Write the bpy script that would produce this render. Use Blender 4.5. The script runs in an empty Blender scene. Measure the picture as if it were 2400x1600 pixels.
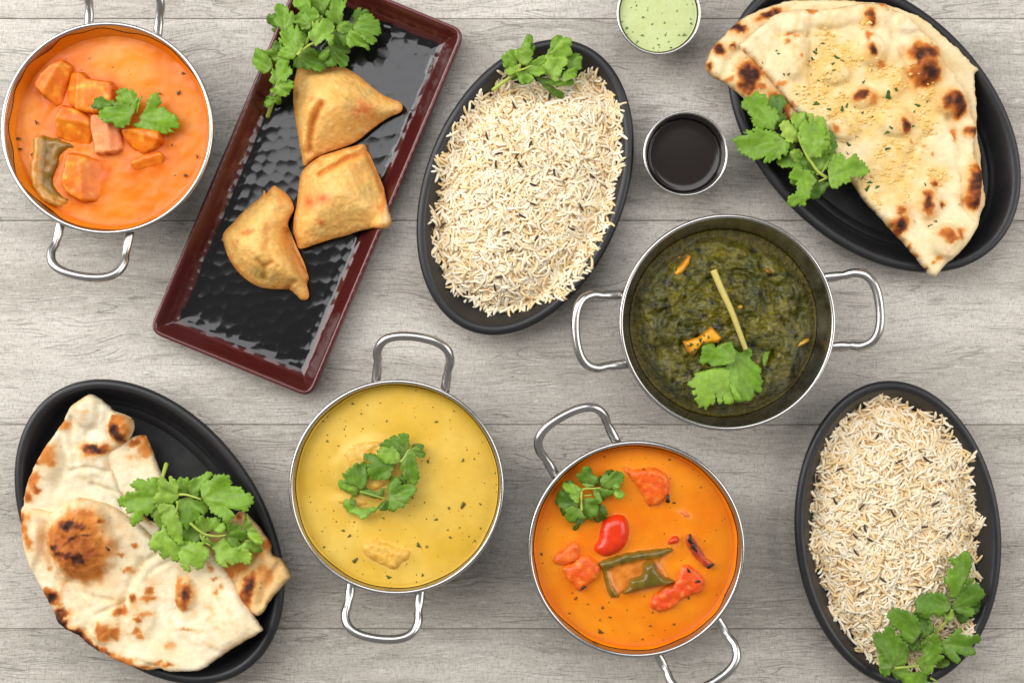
import bpy, math, random
import numpy as np
from mathutils import Vector
from mathutils.geometry import delaunay_2d_cdt

random.seed(7)
rng = np.random.default_rng(7)
C = bpy.context.scene.collection
SC = bpy.context.scene

# ------------------------------------------------------------------ camera, world, lamps, exposure
H = 1.10                     # camera height above the table, metres
W0 = 0.80                    # width of table seen at z = 0
cam_d = bpy.data.cameras.new("camera")
cam_d.sensor_width = 36.0
cam_d.lens = 36.0 * H / W0
cam_d.clip_start, cam_d.clip_end = 0.05, 50
cam = bpy.data.objects.new("camera", cam_d)
C.objects.link(cam)
cam.location = (0, 0, H)
SC.camera = cam

world = bpy.data.worlds.new("World")
SC.world = world
world.use_nodes = True
wb = world.node_tree.nodes["Background"]
wb.inputs[0].default_value = (1.0, 0.985, 0.97, 1)
wb.inputs[1].default_value = 0.245


def softbox(name, loc, aim, sx, sy, power, col):
    l = bpy.data.lights.new(name, 'AREA')
    l.shape = 'RECTANGLE'
    l.size, l.size_y, l.energy, l.color = sx, sy, power, col
    o = bpy.data.objects.new(name, l)
    C.objects.link(o)
    o.location = loc
    o.rotation_euler = (Vector(aim) - Vector(loc)).to_track_quat('-Z', 'Y').to_euler()
    return o


softbox("softbox_key", (-1.55, 0.60, 1.15), (0, 0, 0), 1.5, 1.5, 36.0, (1.0, 0.975, 0.95))
softbox("softbox_fill", (1.50, 0.20, 1.10), (0, 0, 0), 1.3, 1.3, 16.0, (1.0, 0.98, 0.96))
softbox("softbox_overhead", (-0.22, 0.78, 1.30), (-0.1, 0.2, 0), 1.4, 1.0, 13.0, (0.97, 0.98, 1.0))

SC.view_settings.view_transform = 'Standard'
SC.view_settings.look = 'None'
SC.view_settings.exposure = 0.0
SC.view_settings.gamma = 1.0
SC.cycles.use_denoising = True
SC.cycles.max_bounces = 10
SC.cycles.diffuse_bounces = 8
SC.cycles.sample_clamp_indirect = 4.0
SC.cycles.caustics_reflective = False
SC.cycles.caustics_refractive = False


# ------------------------------------------------------------------ helpers: pixels, noise, polygons
def W(px, py, z=0.0):
    s = W0 / 2400.0 * (H - z) / H
    return ((px - 1200.0) * s, (800.0 - py) * s)


def WP(pts, z):
    return np.array([W(p[0], p[1], z) for p in pts], float)


def zoom(x0, y0, f):
    return lambda pts: [(x0 + u / f, y0 + v / f) for u, v in pts]


def S(r, g, b):
    def f(c):
        c = c / 255.0
        return c / 12.92 if c <= 0.04045 else ((c + 0.055) / 1.055) ** 2.4
    return np.array([f(r), f(g), f(b)])


def sstep(a, b, x):
    t = np.clip((x - a) / (b - a), 0, 1)
    return t * t * (3 - 2 * t)


def mixc(a, b, t):
    t = np.asarray(t)[..., None]
    return a * (1 - t) + b * t


def _hash(ix, iy, seed):
    h = (ix * 374761393 + iy * 668265263 + seed * 974634777) & 0xFFFFFFFF
    h = ((h ^ (h >> 13)) * 1274126177) & 0xFFFFFFFF
    return (h ^ (h >> 16)) & 0xFFFFFFFF


def noise2(x, y, seed=0):
    x0, y0 = np.floor(x).astype(np.int64), np.floor(y).astype(np.int64)
    fx, fy = x - x0, y - y0
    u, v = fx * fx * fx * (fx * (fx * 6 - 15) + 10), fy * fy * fy * (fy * (fy * 6 - 15) + 10)

    def g(ix, iy, dx, dy):
        a = _hash(ix, iy, seed) * (2 * np.pi / 4294967296.0)
        return np.cos(a) * dx + np.sin(a) * dy
    n00, n10 = g(x0, y0, fx, fy), g(x0 + 1, y0, fx - 1, fy)
    n01, n11 = g(x0, y0 + 1, fx, fy - 1), g(x0 + 1, y0 + 1, fx - 1, fy - 1)
    return 1.5 * ((n00 * (1 - u) + n10 * u) * (1 - v) + (n01 * (1 - u) + n11 * u) * v)


def fbm(x, y, wl, octaves=3, seed=0):
    """x, y in metres, wl in millimetres; about -1..1"""
    s, a, tot = 1000.0 / wl, 1.0, 0.0
    out = np.zeros_like(x)
    for k in range(octaves):
        out = out + a * noise2(x * s + 17.3 * k, y * s - 9.1 * k, seed + 31 * k)
        tot += a
        a *= 0.5
        s *= 2.03
    return out / tot * 1.4


def catmull(P, step, closed=True):
    P = np.asarray(P, float)
    n = len(P)
    out = []
    for i in range(n if closed else n - 1):
        if closed:
            p0, p1, p2, p3 = P[(i - 1) % n], P[i], P[(i + 1) % n], P[(i + 2) % n]
        else:
            p0, p1, p2, p3 = P[max(i - 1, 0)], P[i], P[i + 1], P[min(i + 2, n - 1)]
        k = max(1, int(round(np.linalg.norm(p2 - p1) / step)))
        for j in range(k):
            t = j / k
            out.append(0.5 * (2 * p1 + (p2 - p0) * t + (2 * p0 - 5 * p1 + 4 * p2 - p3) * t * t + (3 * p1 - p0 - 3 * p2 + p3) * t ** 3))
    if not closed:
        out.append(P[-1])
    return np.array(out)


def straight(P, step):
    P = np.asarray(P, float)
    out = []
    for i in range(len(P)):
        a, b = P[i], P[(i + 1) % len(P)]
        k = max(1, int(round(np.linalg.norm(b - a) / step)))
        for j in range(k):
            out.append(a + (b - a) * j / k)
    return np.array(out)


def inside(Q, poly):
    x, y = Q[:, 0][:, None], Q[:, 1][:, None]
    a, b = poly, np.roll(poly, -1, 0)
    cond = (a[None, :, 1] > y) != (b[None, :, 1] > y)
    den = (b[:, 1] - a[:, 1])
    den = np.where(np.abs(den) < 1e-15, 1e-15, den)
    xi = a[None, :, 0] + (y - a[None, :, 1]) * ((b[:, 0] - a[:, 0]) / den)[None, :]
    return (np.sum(cond & (x < xi), 1) % 2) == 1


def dist_line(Q, P, closed=False):
    a = P
    b = np.roll(P, -1, 0)
    if not closed:
        a, b = P[:-1], P[1:]
    out = np.full(len(Q), 1e9)
    d = b - a
    L = np.maximum((d * d).sum(1), 1e-18)
    for s in range(0, len(Q), 4000):
        q = Q[s:s + 4000]
        w = q[:, None, :] - a[None]
        t = np.clip((w * d[None]).sum(2) / L[None], 0, 1)
        r = w - t[..., None] * d[None]
        out[s:s + 4000] = np.sqrt((r * r).sum(2).min(1))
    return out


def sdist(Q, poly):
    d = dist_line(Q, poly, True)
    return np.where(inside(Q, poly), d, -d)


def fill(poly, spacing, jitter=0.25):
    """triangulate a polygon with interior points; returns vertices (N,2), triangles"""
    lo, hi = poly.min(0), poly.max(0)
    xs = np.arange(lo[0], hi[0], spacing)
    ys = np.arange(lo[1], hi[1], spacing * 0.866)
    X, Y = np.meshgrid(xs, ys)
    X = X + (np.arange(len(ys)) % 2)[:, None] * spacing * 0.5
    Q = np.stack([X.ravel(), Y.ravel()], 1)
    Q = Q + rng.uniform(-jitter, jitter, Q.shape) * spacing
    Q = Q[inside(Q, poly)]
    if len(Q):
        Q = Q[dist_line(Q, poly, True) > 0.55 * spacing]
    P = np.concatenate([poly, Q]) * 1000.0
    res = delaunay_2d_cdt([Vector((p[0], p[1])) for p in P.tolist()], [], [list(range(len(poly)))], 1, 1e-5)
    V = np.array([(v[0], v[1]) for v in res[0]]) / 1000.0
    F = np.array([f for f in res[2] if len(f) == 3], int)
    a, b, c = V[F[:, 0]], V[F[:, 1]], V[F[:, 2]]
    ar = (b[:, 0] - a[:, 0]) * (c[:, 1] - a[:, 1]) - (b[:, 1] - a[:, 1]) * (c[:, 0] - a[:, 0])
    F[ar < 0] = F[ar < 0][:, ::-1]
    return V, F[np.abs(ar) > 1e-14]


def free_edges(F):
    seen = {}
    for t in F.tolist():
        for i in range(3):
            e = (t[i], t[(i + 1) % 3])
            k = (min(e), max(e))
            seen[k] = None if k in seen else e
    return [e for e in seen.values() if e]


# ------------------------------------------------------------------ helpers: objects
ORG = {}


def tag(o, label=None, cat=None, group=None, kind=None):
    if label: o["label"] = label
    if cat: o["category"] = cat
    if group: o["group"] = group
    if kind: o["kind"] = kind
    return o


def thing(name, label, cat, loc, group=None):
    o = bpy.data.objects.new(name, None)
    o.empty_display_size = 0.02
    C.objects.link(o)
    o.location = loc
    ORG[o.name] = np.array(loc, float)
    return tag(o, label, cat, group)


def link_mesh(name, me, mat, parent=None, loc=None):
    o = bpy.data.objects.new(name, me)
    C.objects.link(o)
    if mat and not me.materials:
        me.materials.append(mat)
    if parent is not None:
        o.parent = parent
        base = ORG[parent.name]
        org = base if loc is None else np.array(loc, float)
        o.location = org - base
        ORG[o.name] = org
    else:
        org = np.zeros(3) if loc is None else np.array(loc, float)
        o.location = org
        ORG[o.name] = org
    return o


def mesh_data(name, V, F, col=None, smooth=True, uv=None):
    me = bpy.data.meshes.new(name)
    me.from_pydata(V.tolist() if isinstance(V, np.ndarray) else V, [], F.tolist() if isinstance(F, np.ndarray) else F)
    if smooth:
        me.polygons.foreach_set("use_smooth", [True] * len(me.polygons))
    if col is not None:
        at = me.color_attributes.new("Col", 'FLOAT_COLOR', 'POINT')
        c = np.ones((len(me.vertices), 4), np.float32)
        c[:, :3] = col
        at.data.foreach_set("color", c.ravel())
    me.update()
    return me


def make(name, V, F, mat, parent=None, col=None, smooth=True, loc=None):
    V = np.asarray(V, float)
    if parent is not None:
        org = ORG[parent.name] if loc is None else np.array(loc, float)
    else:
        org = np.array(loc, float) if loc is not None else np.array([V[:, 0].mean(), V[:, 1].mean(), V[:, 2].min()])
    me = mesh_data(name, V - org, F, col, smooth)
    return link_mesh(name, me, mat, parent, org)


def solid(V2, F, ztop, zbot, inset=0.0):
    """closed body from a triangulated outline: top heights, bottom heights, a side wall"""
    n = len(V2)
    zt = np.broadcast_to(ztop, (n,))
    zb = np.broadcast_to(zbot, (n,))
    T = np.column_stack([V2, zt])
    c = V2.mean(0)
    B = np.column_stack([c + (V2 - c) * (1 - inset), np.minimum(zb, zt - 1e-5)])
    faces = F.tolist() + (F[:, ::-1] + n).tolist()
    faces += [(a, a + n, b + n, b) for a, b in free_edges(F)]
    return np.concatenate([T, B]), faces


def lathe(rings, closed_bottom=True):
    """rings: list of (K,3) loops, joined in order"""
    K = len(rings[0])
    V = np.concatenate(rings)
    F = []
    for i in range(len(rings) - 1):
        for j in range(K):
            a, b = i * K + j, i * K + (j + 1) % K
            F.append((a, b, b + K, a + K))
    F.append(tuple(range((len(rings) - 1) * K, len(rings) * K)))
    F.append(tuple(reversed(range(K))))
    return V, F


def tube(path, radii, seg=10, squash=None, closed_ends=True):
    P = np.asarray(path, float)
    n = len(P)
    r = np.broadcast_to(radii, (n,))
    T = np.gradient(P, axis=0)
    T /= np.linalg.norm(T, axis=1)[:, None] + 1e-12
    up = np.array([0.0, 0.0, 1.0])
    V, F = [], []
    for i in range(n):
        side = np.cross(T[i], up)
        if np.linalg.norm(side) < 1e-3:
            side = np.array([1.0, 0, 0])
        side /= np.linalg.norm(side)
        nn = np.cross(side, T[i])
        sw, sh = (1, 1) if squash is None else squash[i]
        for k in range(seg):
            a = 2 * math.pi * k / seg
            V.append(P[i] + r[i] * (math.cos(a) * side * sw + math.sin(a) * nn * sh))
    for i in range(n - 1):
        for k in range(seg):
            a, b = i * seg + k, i * seg + (k + 1) % seg
            F.append((a, b, b + seg, a + seg))
    F.append(tuple(reversed(range(seg))))
    F.append(tuple(range((n - 1) * seg, n * seg)))
    return np.array(V), F


# ------------------------------------------------------------------ materials
def nodes(name):
    m = bpy.data.materials.new(name)
    m.use_nodes = True
    nt = m.node_tree
    return m, nt, nt.nodes["Principled BSDF"], nt.nodes["Material Output"]


def N(nt, typ, **kw):
    n = nt.nodes.new(typ)
    for k, v in kw.items():
        if k.startswith("i_"):
            n.inputs[k[2:].replace("_", " ")].default_value = v
        else:
            setattr(n, k, v)
    return n


def mathn(nt, op, a, b=None, clamp=False):
    n = nt.nodes.new("ShaderNodeMath")
    n.operation = op
    n.use_clamp = clamp
    for i, v in enumerate((a, b)):
        if v is None: continue
        if isinstance(v, (int, float)): n.inputs[i].default_value = v
        else: nt.links.new(v, n.inputs[i])
    return n.outputs[0]


def mixn(nt, fac, a, b, mode='MIX'):
    n = nt.nodes.new("ShaderNodeMix")
    n.data_type = 'RGBA'
    n.blend_type = mode
    n.clamp_factor = True
    for i, v in ((0, fac), (6, a), (7, b)):
        if isinstance(v, (int, float)): n.inputs[i].default_value = v
        elif isinstance(v, (tuple, list, np.ndarray)): n.inputs[i].default_value = (*[float(q) for q in v[:3]], 1)
        else: nt.links.new(v, n.inputs[i])
    return n.outputs[2]


def ramp(nt, fac, a, b):
    n = nt.nodes.new("ShaderNodeMapRange")
    n.interpolation_type = 'SMOOTHSTEP'
    n.inputs[1].default_value, n.inputs[2].default_value = a, b
    nt.links.new(fac, n.inputs[0])
    return n.outputs[0]


def noisen(nt, vec, scale, detail=3, rough=0.55, dist=0.0, out=0):
    n = N(nt, "ShaderNodeTexNoise")
    n.inputs["Scale"].default_value = scale
    n.inputs["Detail"].default_value = detail
    n.inputs["Roughness"].default_value = rough
    n.inputs["Distortion"].default_value = dist
    if vec is not None: nt.links.new(vec, n.inputs["Vector"])
    return n.outputs[out]


def bumpn(nt, height, strength, distance, normal=None):
    n = N(nt, "ShaderNodeBump")
    n.inputs["Strength"].default_value = strength
    n.inputs["Distance"].default_value = distance
    nt.links.new(height, n.inputs["Height"])
    if normal is not None: nt.links.new(normal, n.inputs["Normal"])
    return n.outputs[0]


def setp(b, **kw):
    for k, v in kw.items():
        b.inputs[k.replace("_", " ")].default_value = v


def food_mat(name, rough=0.45, spec=0.5, bumps=((900, 0.25, 0.0006),), sss=0.0, sss_r=(0.004, 0.002, 0.001), mottled=0.0, mscale=400, specks=None, coat=0.0, rvar=0.0):
    """base colour from the mesh's own colour attribute, grain and relief from noise"""
    m, nt, b, out = nodes(name)
    tc = N(nt, "ShaderNodeTexCoord").outputs["Object"]
    at = N(nt, "ShaderNodeAttribute", attribute_name="Col").outputs["Color"]
    c = at
    if mottled:
        n = noisen(nt, tc, mscale, 4, 0.6)
        k = N(nt, "ShaderNodeMapRange")
        k.inputs[1].default_value, k.inputs[2].default_value = 0.3, 0.7
        k.inputs[3].default_value, k.inputs[4].default_value = 1 - mottled, 1 + mottled
        nt.links.new(n, k.inputs[0])
        c = mixn(nt, 1.0, c, k.outputs[0], 'MULTIPLY')
    for sp in (specks or ()):
        sc, radius, keep, colr = sp
        v = N(nt, "ShaderNodeTexVoronoi")
        v.inputs["Scale"].default_value = sc
        v.inputs["Randomness"].default_value = 1.0
        nt.links.new(tc, v.inputs["Vector"])
        near = mathn(nt, 'SUBTRACT', 1.0, ramp(nt, v.outputs["Distance"], radius * 0.6, radius))
        sep = N(nt, "ShaderNodeSeparateColor")
        nt.links.new(v.outputs["Color"], sep.inputs[0])
        pick = mathn(nt, 'LESS_THAN', sep.outputs[0], keep)
        f = mathn(nt, 'MULTIPLY', near, pick)
        c = mixn(nt, f, c, colr)
    nt.links.new(c, b.inputs["Base Color"])
    nrm = None
    for sc, st, di in bumps:
        nrm = bumpn(nt, noisen(nt, tc, sc, 4, 0.6), st, di, nrm)
    if nrm is not None: nt.links.new(nrm, b.inputs["Normal"])
    setp(b, Roughness=rough)
    b.inputs["Specular IOR Level"].default_value = spec
    if rvar:
        n = noisen(nt, tc, 120, 3, 0.6)
        k = N(nt, "ShaderNodeMapRange")
        k.inputs[1].default_value, k.inputs[2].default_value = 0.3, 0.7
        k.inputs[3].default_value, k.inputs[4].default_value = rough - rvar, rough + rvar
        nt.links.new(n, k.inputs[0])
        nt.links.new(k.outputs[0], b.inputs["Roughness"])
    if sss:
        b.inputs["Subsurface Weight"].default_value = sss
        b.inputs["Subsurface Radius"].default_value = sss_r
        b.inputs["Subsurface Scale"].default_value = 1.0
    if coat:
        b.inputs["Coat Weight"].default_value = coat
        b.inputs["Coat Roughness"].default_value = 0.12
    return m


def wood_mat():
    m, nt, b, out = nodes("weathered_grey_laminate")
    tc = N(nt, "ShaderNodeTexCoord").outputs["Object"]
    rnd = N(nt, "ShaderNodeObjectInfo").outputs["Random"]
    off = mathn(nt, 'MULTIPLY', rnd, 37.0)
    add = N(nt, "ShaderNodeCombineXYZ")
    nt.links.new(off, add.inputs[0]); nt.links.new(off, add.inputs[2])
    va = N(nt, "ShaderNodeVectorMath", operation='ADD')
    nt.links.new(tc, va.inputs[0]); nt.links.new(add.outputs[0], va.inputs[1])
    P = va.outputs[0]

    def stretched(sx, sy):
        mp = N(nt, "ShaderNodeMapping")
        mp.inputs["Scale"].default_value = (sx, sy, 1)
        nt.links.new(P, mp.inputs["Vector"])
        return mp.outputs[0]
    warp = noisen(nt, stretched(5, 9), 1.0, 3, 0.5, out=1)
    wv = N(nt, "ShaderNodeVectorMath", operation='SCALE'); wv.inputs["Scale"].default_value = 0.042
    nt.links.new(warp, wv.inputs[0])
    pw = N(nt, "ShaderNodeVectorMath", operation='ADD')
    nt.links.new(P, pw.inputs[0]); nt.links.new(wv.outputs[0], pw.inputs[1])

    def warped(sx, sy):
        mp = N(nt, "ShaderNodeMapping")
        mp.inputs["Scale"].default_value = (sx, sy, 1)
        nt.links.new(pw.outputs[0], mp.inputs["Vector"])
        return mp.outputs[0]
    broad = noisen(nt, warped(4, 14), 1.0, 4, 0.6)             # blotches along the grain
    streak = noisen(nt, warped(22, 260), 1.0, 4, 0.65)         # streaks
    fine = noisen(nt, warped(110, 1100), 1.0, 3, 0.6)          # fine grain lines
    saw = noisen(nt, stretched(1300, 240), 1.0, 2, 0.6)         # cross saw marks
    weave = noisen(nt, stretched(420, 900), 1.0, 2, 0.6)
    lines = noisen(nt, warped(7, 75), 1.0, 2, 0.5)             # drawn growth lines: level lines of a noise
    lv = mathn(nt, 'ABSOLUTE', mathn(nt, 'SUBTRACT', mathn(nt, 'FRACT', mathn(nt, 'MULTIPLY', lines, 13.0)), 0.5))
    crack = mathn(nt, 'SUBTRACT', 1.0, ramp(nt, lv, 0.0, 0.14))
    crack = mathn(nt, 'MULTIPLY', crack, ramp(nt, noisen(nt, warped(20, 70), 1.0, 3, 0.6), 0.42, 0.64))
    wht = noisen(nt, stretched(70, 420), 1.0, 3, 0.65)
    light, mid, dark = S(219, 212, 202), S(193, 186, 175), S(130, 123, 114)
    c = mixn(nt, ramp(nt, broad, 0.38, 0.66), light, mid)
    patch = noisen(nt, warped(2.6, 30), 1.0, 4, 0.62)
    c = mixn(nt, mathn(nt, 'MULTIPLY', ramp(nt, patch, 0.50, 0.76), 0.40), c, S(140, 132, 120))
    c = mixn(nt, mathn(nt, 'MULTIPLY', ramp(nt, streak, 0.50, 0.76), 0.46), c, dark)
    c = mixn(nt, mathn(nt, 'MULTIPLY', ramp(nt, fine, 0.50, 0.72), 0.38), c, S(112, 104, 95))
    c = mixn(nt, mathn(nt, 'MULTIPLY', ramp(nt, wht, 0.54, 0.72), 0.55), c, S(234, 230, 223))
    c = mixn(nt, mathn(nt, 'MULTIPLY', ramp(nt, saw, 0.48, 0.72), 0.34), c, S(98, 91, 82))
    c = mixn(nt, mathn(nt, 'MULTIPLY', ramp(nt, weave, 0.52, 0.70), 0.30), c, S(96, 89, 80))
    c = mixn(nt, mathn(nt, 'MULTIPLY', crack, 0.46), c, S(88, 82, 75))
    tint = mixn(nt, rnd, (0.93, 0.925, 0.91), (1.0, 1.0, 1.0))
    c = mixn(nt, 1.0, c, tint, 'MULTIPLY')
    nt.links.new(c, b.inputs["Base Color"])
    h = mathn(nt, 'SUBTRACT', mathn(nt, 'ADD', mathn(nt, 'MULTIPLY', fine, 0.6), mathn(nt, 'MULTIPLY', wht, 0.5)), mathn(nt, 'MULTIPLY', crack, 0.5))
    nt.links.new(bumpn(nt, h, 0.6, 0.0010), b.inputs["Normal"])
    setp(b, Roughness=0.62)
    b.inputs["Specular IOR Level"].default_value = 0.3
    return m


def simple_mat(name, colr, rough, metal=0.0, spec=0.5, bump=None, coat=0.0, rvar=None, aniso_rot=None):
    m, nt, b, out = nodes(name)
    tc = N(nt, "ShaderNodeTexCoord").outputs["Object"]
    n = noisen(nt, tc, 60, 4, 0.6)
    c = mixn(nt, n, tuple(np.array(colr) * 0.88), tuple(np.minimum(np.array(colr) * 1.1, 1)))
    nt.links.new(c, b.inputs["Base Color"])
    setp(b, Roughness=rough, Metallic=metal)
    b.inputs["Specular IOR Level"].default_value = spec
    if rvar:
        k = N(nt, "ShaderNodeMapRange")
        k.inputs[1].default_value, k.inputs[2].default_value = 0.3, 0.7
        k.inputs[3].default_value, k.inputs[4].default_value = rough - rvar, rough + rvar
        nt.links.new(noisen(nt, tc, 90, 4, 0.65), k.inputs[0])
        nt.links.new(k.outputs[0], b.inputs["Roughness"])
    if bump:
        nt.links.new(bumpn(nt, noisen(nt, tc, bump[0], 3, 0.6), bump[1], bump[2]), b.inputs["Normal"])
    if coat:
        b.inputs["Coat Weight"].default_value = coat
        b.inputs["Coat Roughness"].default_value = 0.05
    return m


def leaf_mat():
    m, nt, b, out = nodes("coriander_green")
    tc = N(nt, "ShaderNodeTexCoord").outputs["Object"]
    at = N(nt, "ShaderNodeAttribute", attribute_name="Col").outputs["Color"]
    n = noisen(nt, tc, 260, 4, 0.65)
    k = N(nt, "ShaderNodeMapRange")
    k.inputs[1].default_value, k.inputs[2].default_value = 0.3, 0.7
    k.inputs[3].default_value, k.inputs[4].default_value = 0.8, 1.2
    nt.links.new(n, k.inputs[0])
    c = mixn(nt, 1.0, at, k.outputs[0], 'MULTIPLY')
    nt.links.new(c, b.inputs["Base Color"])
    nt.links.new(bumpn(nt, noisen(nt, tc, 700, 3, 0.6), 0.25, 0.0005), b.inputs["Normal"])
    setp(b, Roughness=0.42)
    b.inputs["Specular IOR Level"].default_value = 0.42
    tr = N(nt, "ShaderNodeBsdfTranslucent")
    nt.links.new(mixn(nt, 1.0, c, (1.25, 1.3, 0.5), 'MULTIPLY'), tr.inputs["Color"])
    mx = N(nt, "ShaderNodeMixShader")
    mx.inputs[0].default_value = 0.28
    nt.links.new(b.outputs[0], mx.inputs[1]); nt.links.new(tr.outputs[0], mx.inputs[2])
    nt.links.new(mx.outputs[0], out.inputs["Surface"])
    return m


M = {}
M["wood"] = wood_mat()
M["under"] = simple_mat("dark_underlay", S(70, 64, 58), 0.8)
M["steel"] = simple_mat("brushed_steel", (0.55, 0.53, 0.505), 0.25, 1.0, rvar=0.05, bump=(500, 0.03, 0.0005))
M["steel_in"] = simple_mat("scuffed_steel", (0.50, 0.485, 0.46), 0.27, 1.0, rvar=0.08, bump=(350, 0.10, 0.0006))
M["iron"] = simple_mat("matte_black_iron", S(34, 33, 35), 0.42, 0.0, 0.5, bump=(1500, 0.12, 0.0004), rvar=0.08)
M["tray"] = food_mat("maroon_and_black_glaze", 0.13, 0.5, bumps=((160, 0.05, 0.001),), coat=0.25)
M["sauce"] = food_mat("creamy_curry_sauce", 0.33, 0.32, bumps=((120, 0.15, 0.0012), (600, 0.10, 0.0005)), mottled=0.05, mscale=250, rvar=0.07,
                      specks=((170, 0.15, 0.10, S(110, 70, 20)), (300, 0.2, 0.12, S(190, 90, 20))))
M["sauce_smooth"] = food_mat("smooth_curry_sauce", 0.36, 0.32, bumps=((90, 0.12, 0.0012),), mottled=0.05, mscale=90, rvar=0.06,
                             specks=((150, 0.13, 0.22, S(120, 100, 30)), (330, 0.22, 0.20, S(196, 120, 20)), (230, 0.16, 0.10, S(70, 80, 30))))
M["chutney"] = food_mat("green_chutney", 0.42, 0.4, bumps=((150, 0.1, 0.0008),), mottled=0.05,
                        specks=((230, 0.22, 0.25, S(136, 160, 84)), (340, 0.24, 0.2, S(120, 144, 70)), (150, 0.14, 0.12, S(84, 104, 58))))
M["dark_sauce"] = food_mat("dark_tamarind_sauce", 0.12, 0.5, bumps=((60, 0.05, 0.001),))
M["spinach"] = food_mat("spinach_puree", 0.24, 0.42, bumps=((260, 0.9, 0.0026), (700, 0.9, 0.0010)), mottled=0.6, mscale=300, rvar=0.08, coat=0.25)
M["paneer"] = food_mat("fried_paneer", 0.38, 0.4, bumps=((250, 0.25, 0.0009), (900, 0.2, 0.0005)), mottled=0.14, mscale=260, coat=0.04)
M["meat"] = food_mat("chicken_in_sauce", 0.36, 0.45, bumps=((300, 0.6, 0.0013), (900, 0.3, 0.0006)), mottled=0.16, mscale=300, coat=0.08)
M["veg"] = food_mat("cooked_vegetable", 0.27, 0.5, bumps=((120, 0.15, 0.0012),), mottled=0.12, mscale=160, coat=0.12)
M["naan"] = food_mat("baked_naan", 0.62, 0.25, bumps=((110, 0.35, 0.0016), (420, 0.4, 0.0010), (1500, 0.25, 0.0005)), mottled=0.07, mscale=220)
M["garlic"] = food_mat("cooked_garlic", 0.45, 0.4, bumps=((700, 0.3, 0.0006),), mottled=0.1)
M["samosa"] = food_mat("fried_pastry", 0.42, 0.4, bumps=((90, 0.3, 0.0018), (300, 0.55, 0.0012), (900, 0.4, 0.0006)), mottled=0.09, mscale=300, rvar=0.08)
M["rice"] = food_mat("basmati_rice", 0.40, 0.4, bumps=(), mottled=0.04, mscale=300, sss=0.15, sss_r=(0.0008, 0.0007, 0.0005))
M["cumin"] = simple_mat("cumin_brown", S(62, 40, 24), 0.6)
M["leaf"] = leaf_mat()
M["stem"] = food_mat("green_stem", 0.4, 0.4, bumps=((500, 0.2, 0.0005),), mottled=0.1)

# ------------------------------------------------------------------ the table
table = make("tabletop", [(-0.75, -0.55, -0.03), (0.75, -0.55, -0.03), (0.75, 0.55, -0.03), (-0.75, 0.55, -0.03),
                          (-0.75, -0.55, -0.0165), (0.75, -0.55, -0.0165), (0.75, 0.55, -0.0165), (-0.75, 0.55, -0.0165)],
             [(0, 3, 2, 1), (4, 5, 6, 7), (0, 1, 5, 4), (1, 2, 6, 5), (2, 3, 7, 6), (3, 0, 4, 7)], M["under"], smooth=False, loc=(0, 0, -0.03))
tag(table, "weathered grey wood plank tabletop under all the dishes", kind="structure")
seams = [-910.0, -432.0, 44.5, 517.0, 995.0, 1473.0, 1951.0, 2429.0]
for i in range(len(seams) - 1):
    y1, y0 = W(0, seams[i])[1], W(0, seams[i + 1])[1]
    g, bv = 0.00022, 0.0005
    prof = [(y0 + g, -0.016), (y0 + g, -bv), (y0 + g + bv, 0.0), (y1 - g - bv, 0.0), (y1 - g, -bv), (y1 - g, -0.016)]
    V = [(-0.75, y, z) for y, z in prof] + [(0.75, y, z) for y, z in prof]
    n = len(prof)
    F = [(k, (k + 1) % n, (k + 1) % n + n, k + n) for k in range(n)] + [tuple(reversed(range(n))), tuple(range(n, 2 * n))]
    F = [tuple(reversed(f)) for f in F]
    make("plank", np.array(V), F, M["wood"], table, smooth=False, loc=(0, (y0 + y1) / 2, 0))


# ------------------------------------------------------------------ vessels
def circle(r, z, k=128):
    a = np.linspace(0, 2 * np.pi, k, endpoint=False)
    return np.column_stack([r * np.cos(a), r * np.sin(a), np.full(k, z)])


ZR = 0.052      # karahi rim height


def wall_r(R, z, th=0.0):
    """inner radius of a karahi at height z"""
    t = np.clip(z / ZR, 0, 1)
    return R * (0.70 + 0.285 * t ** 0.75) - th


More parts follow.
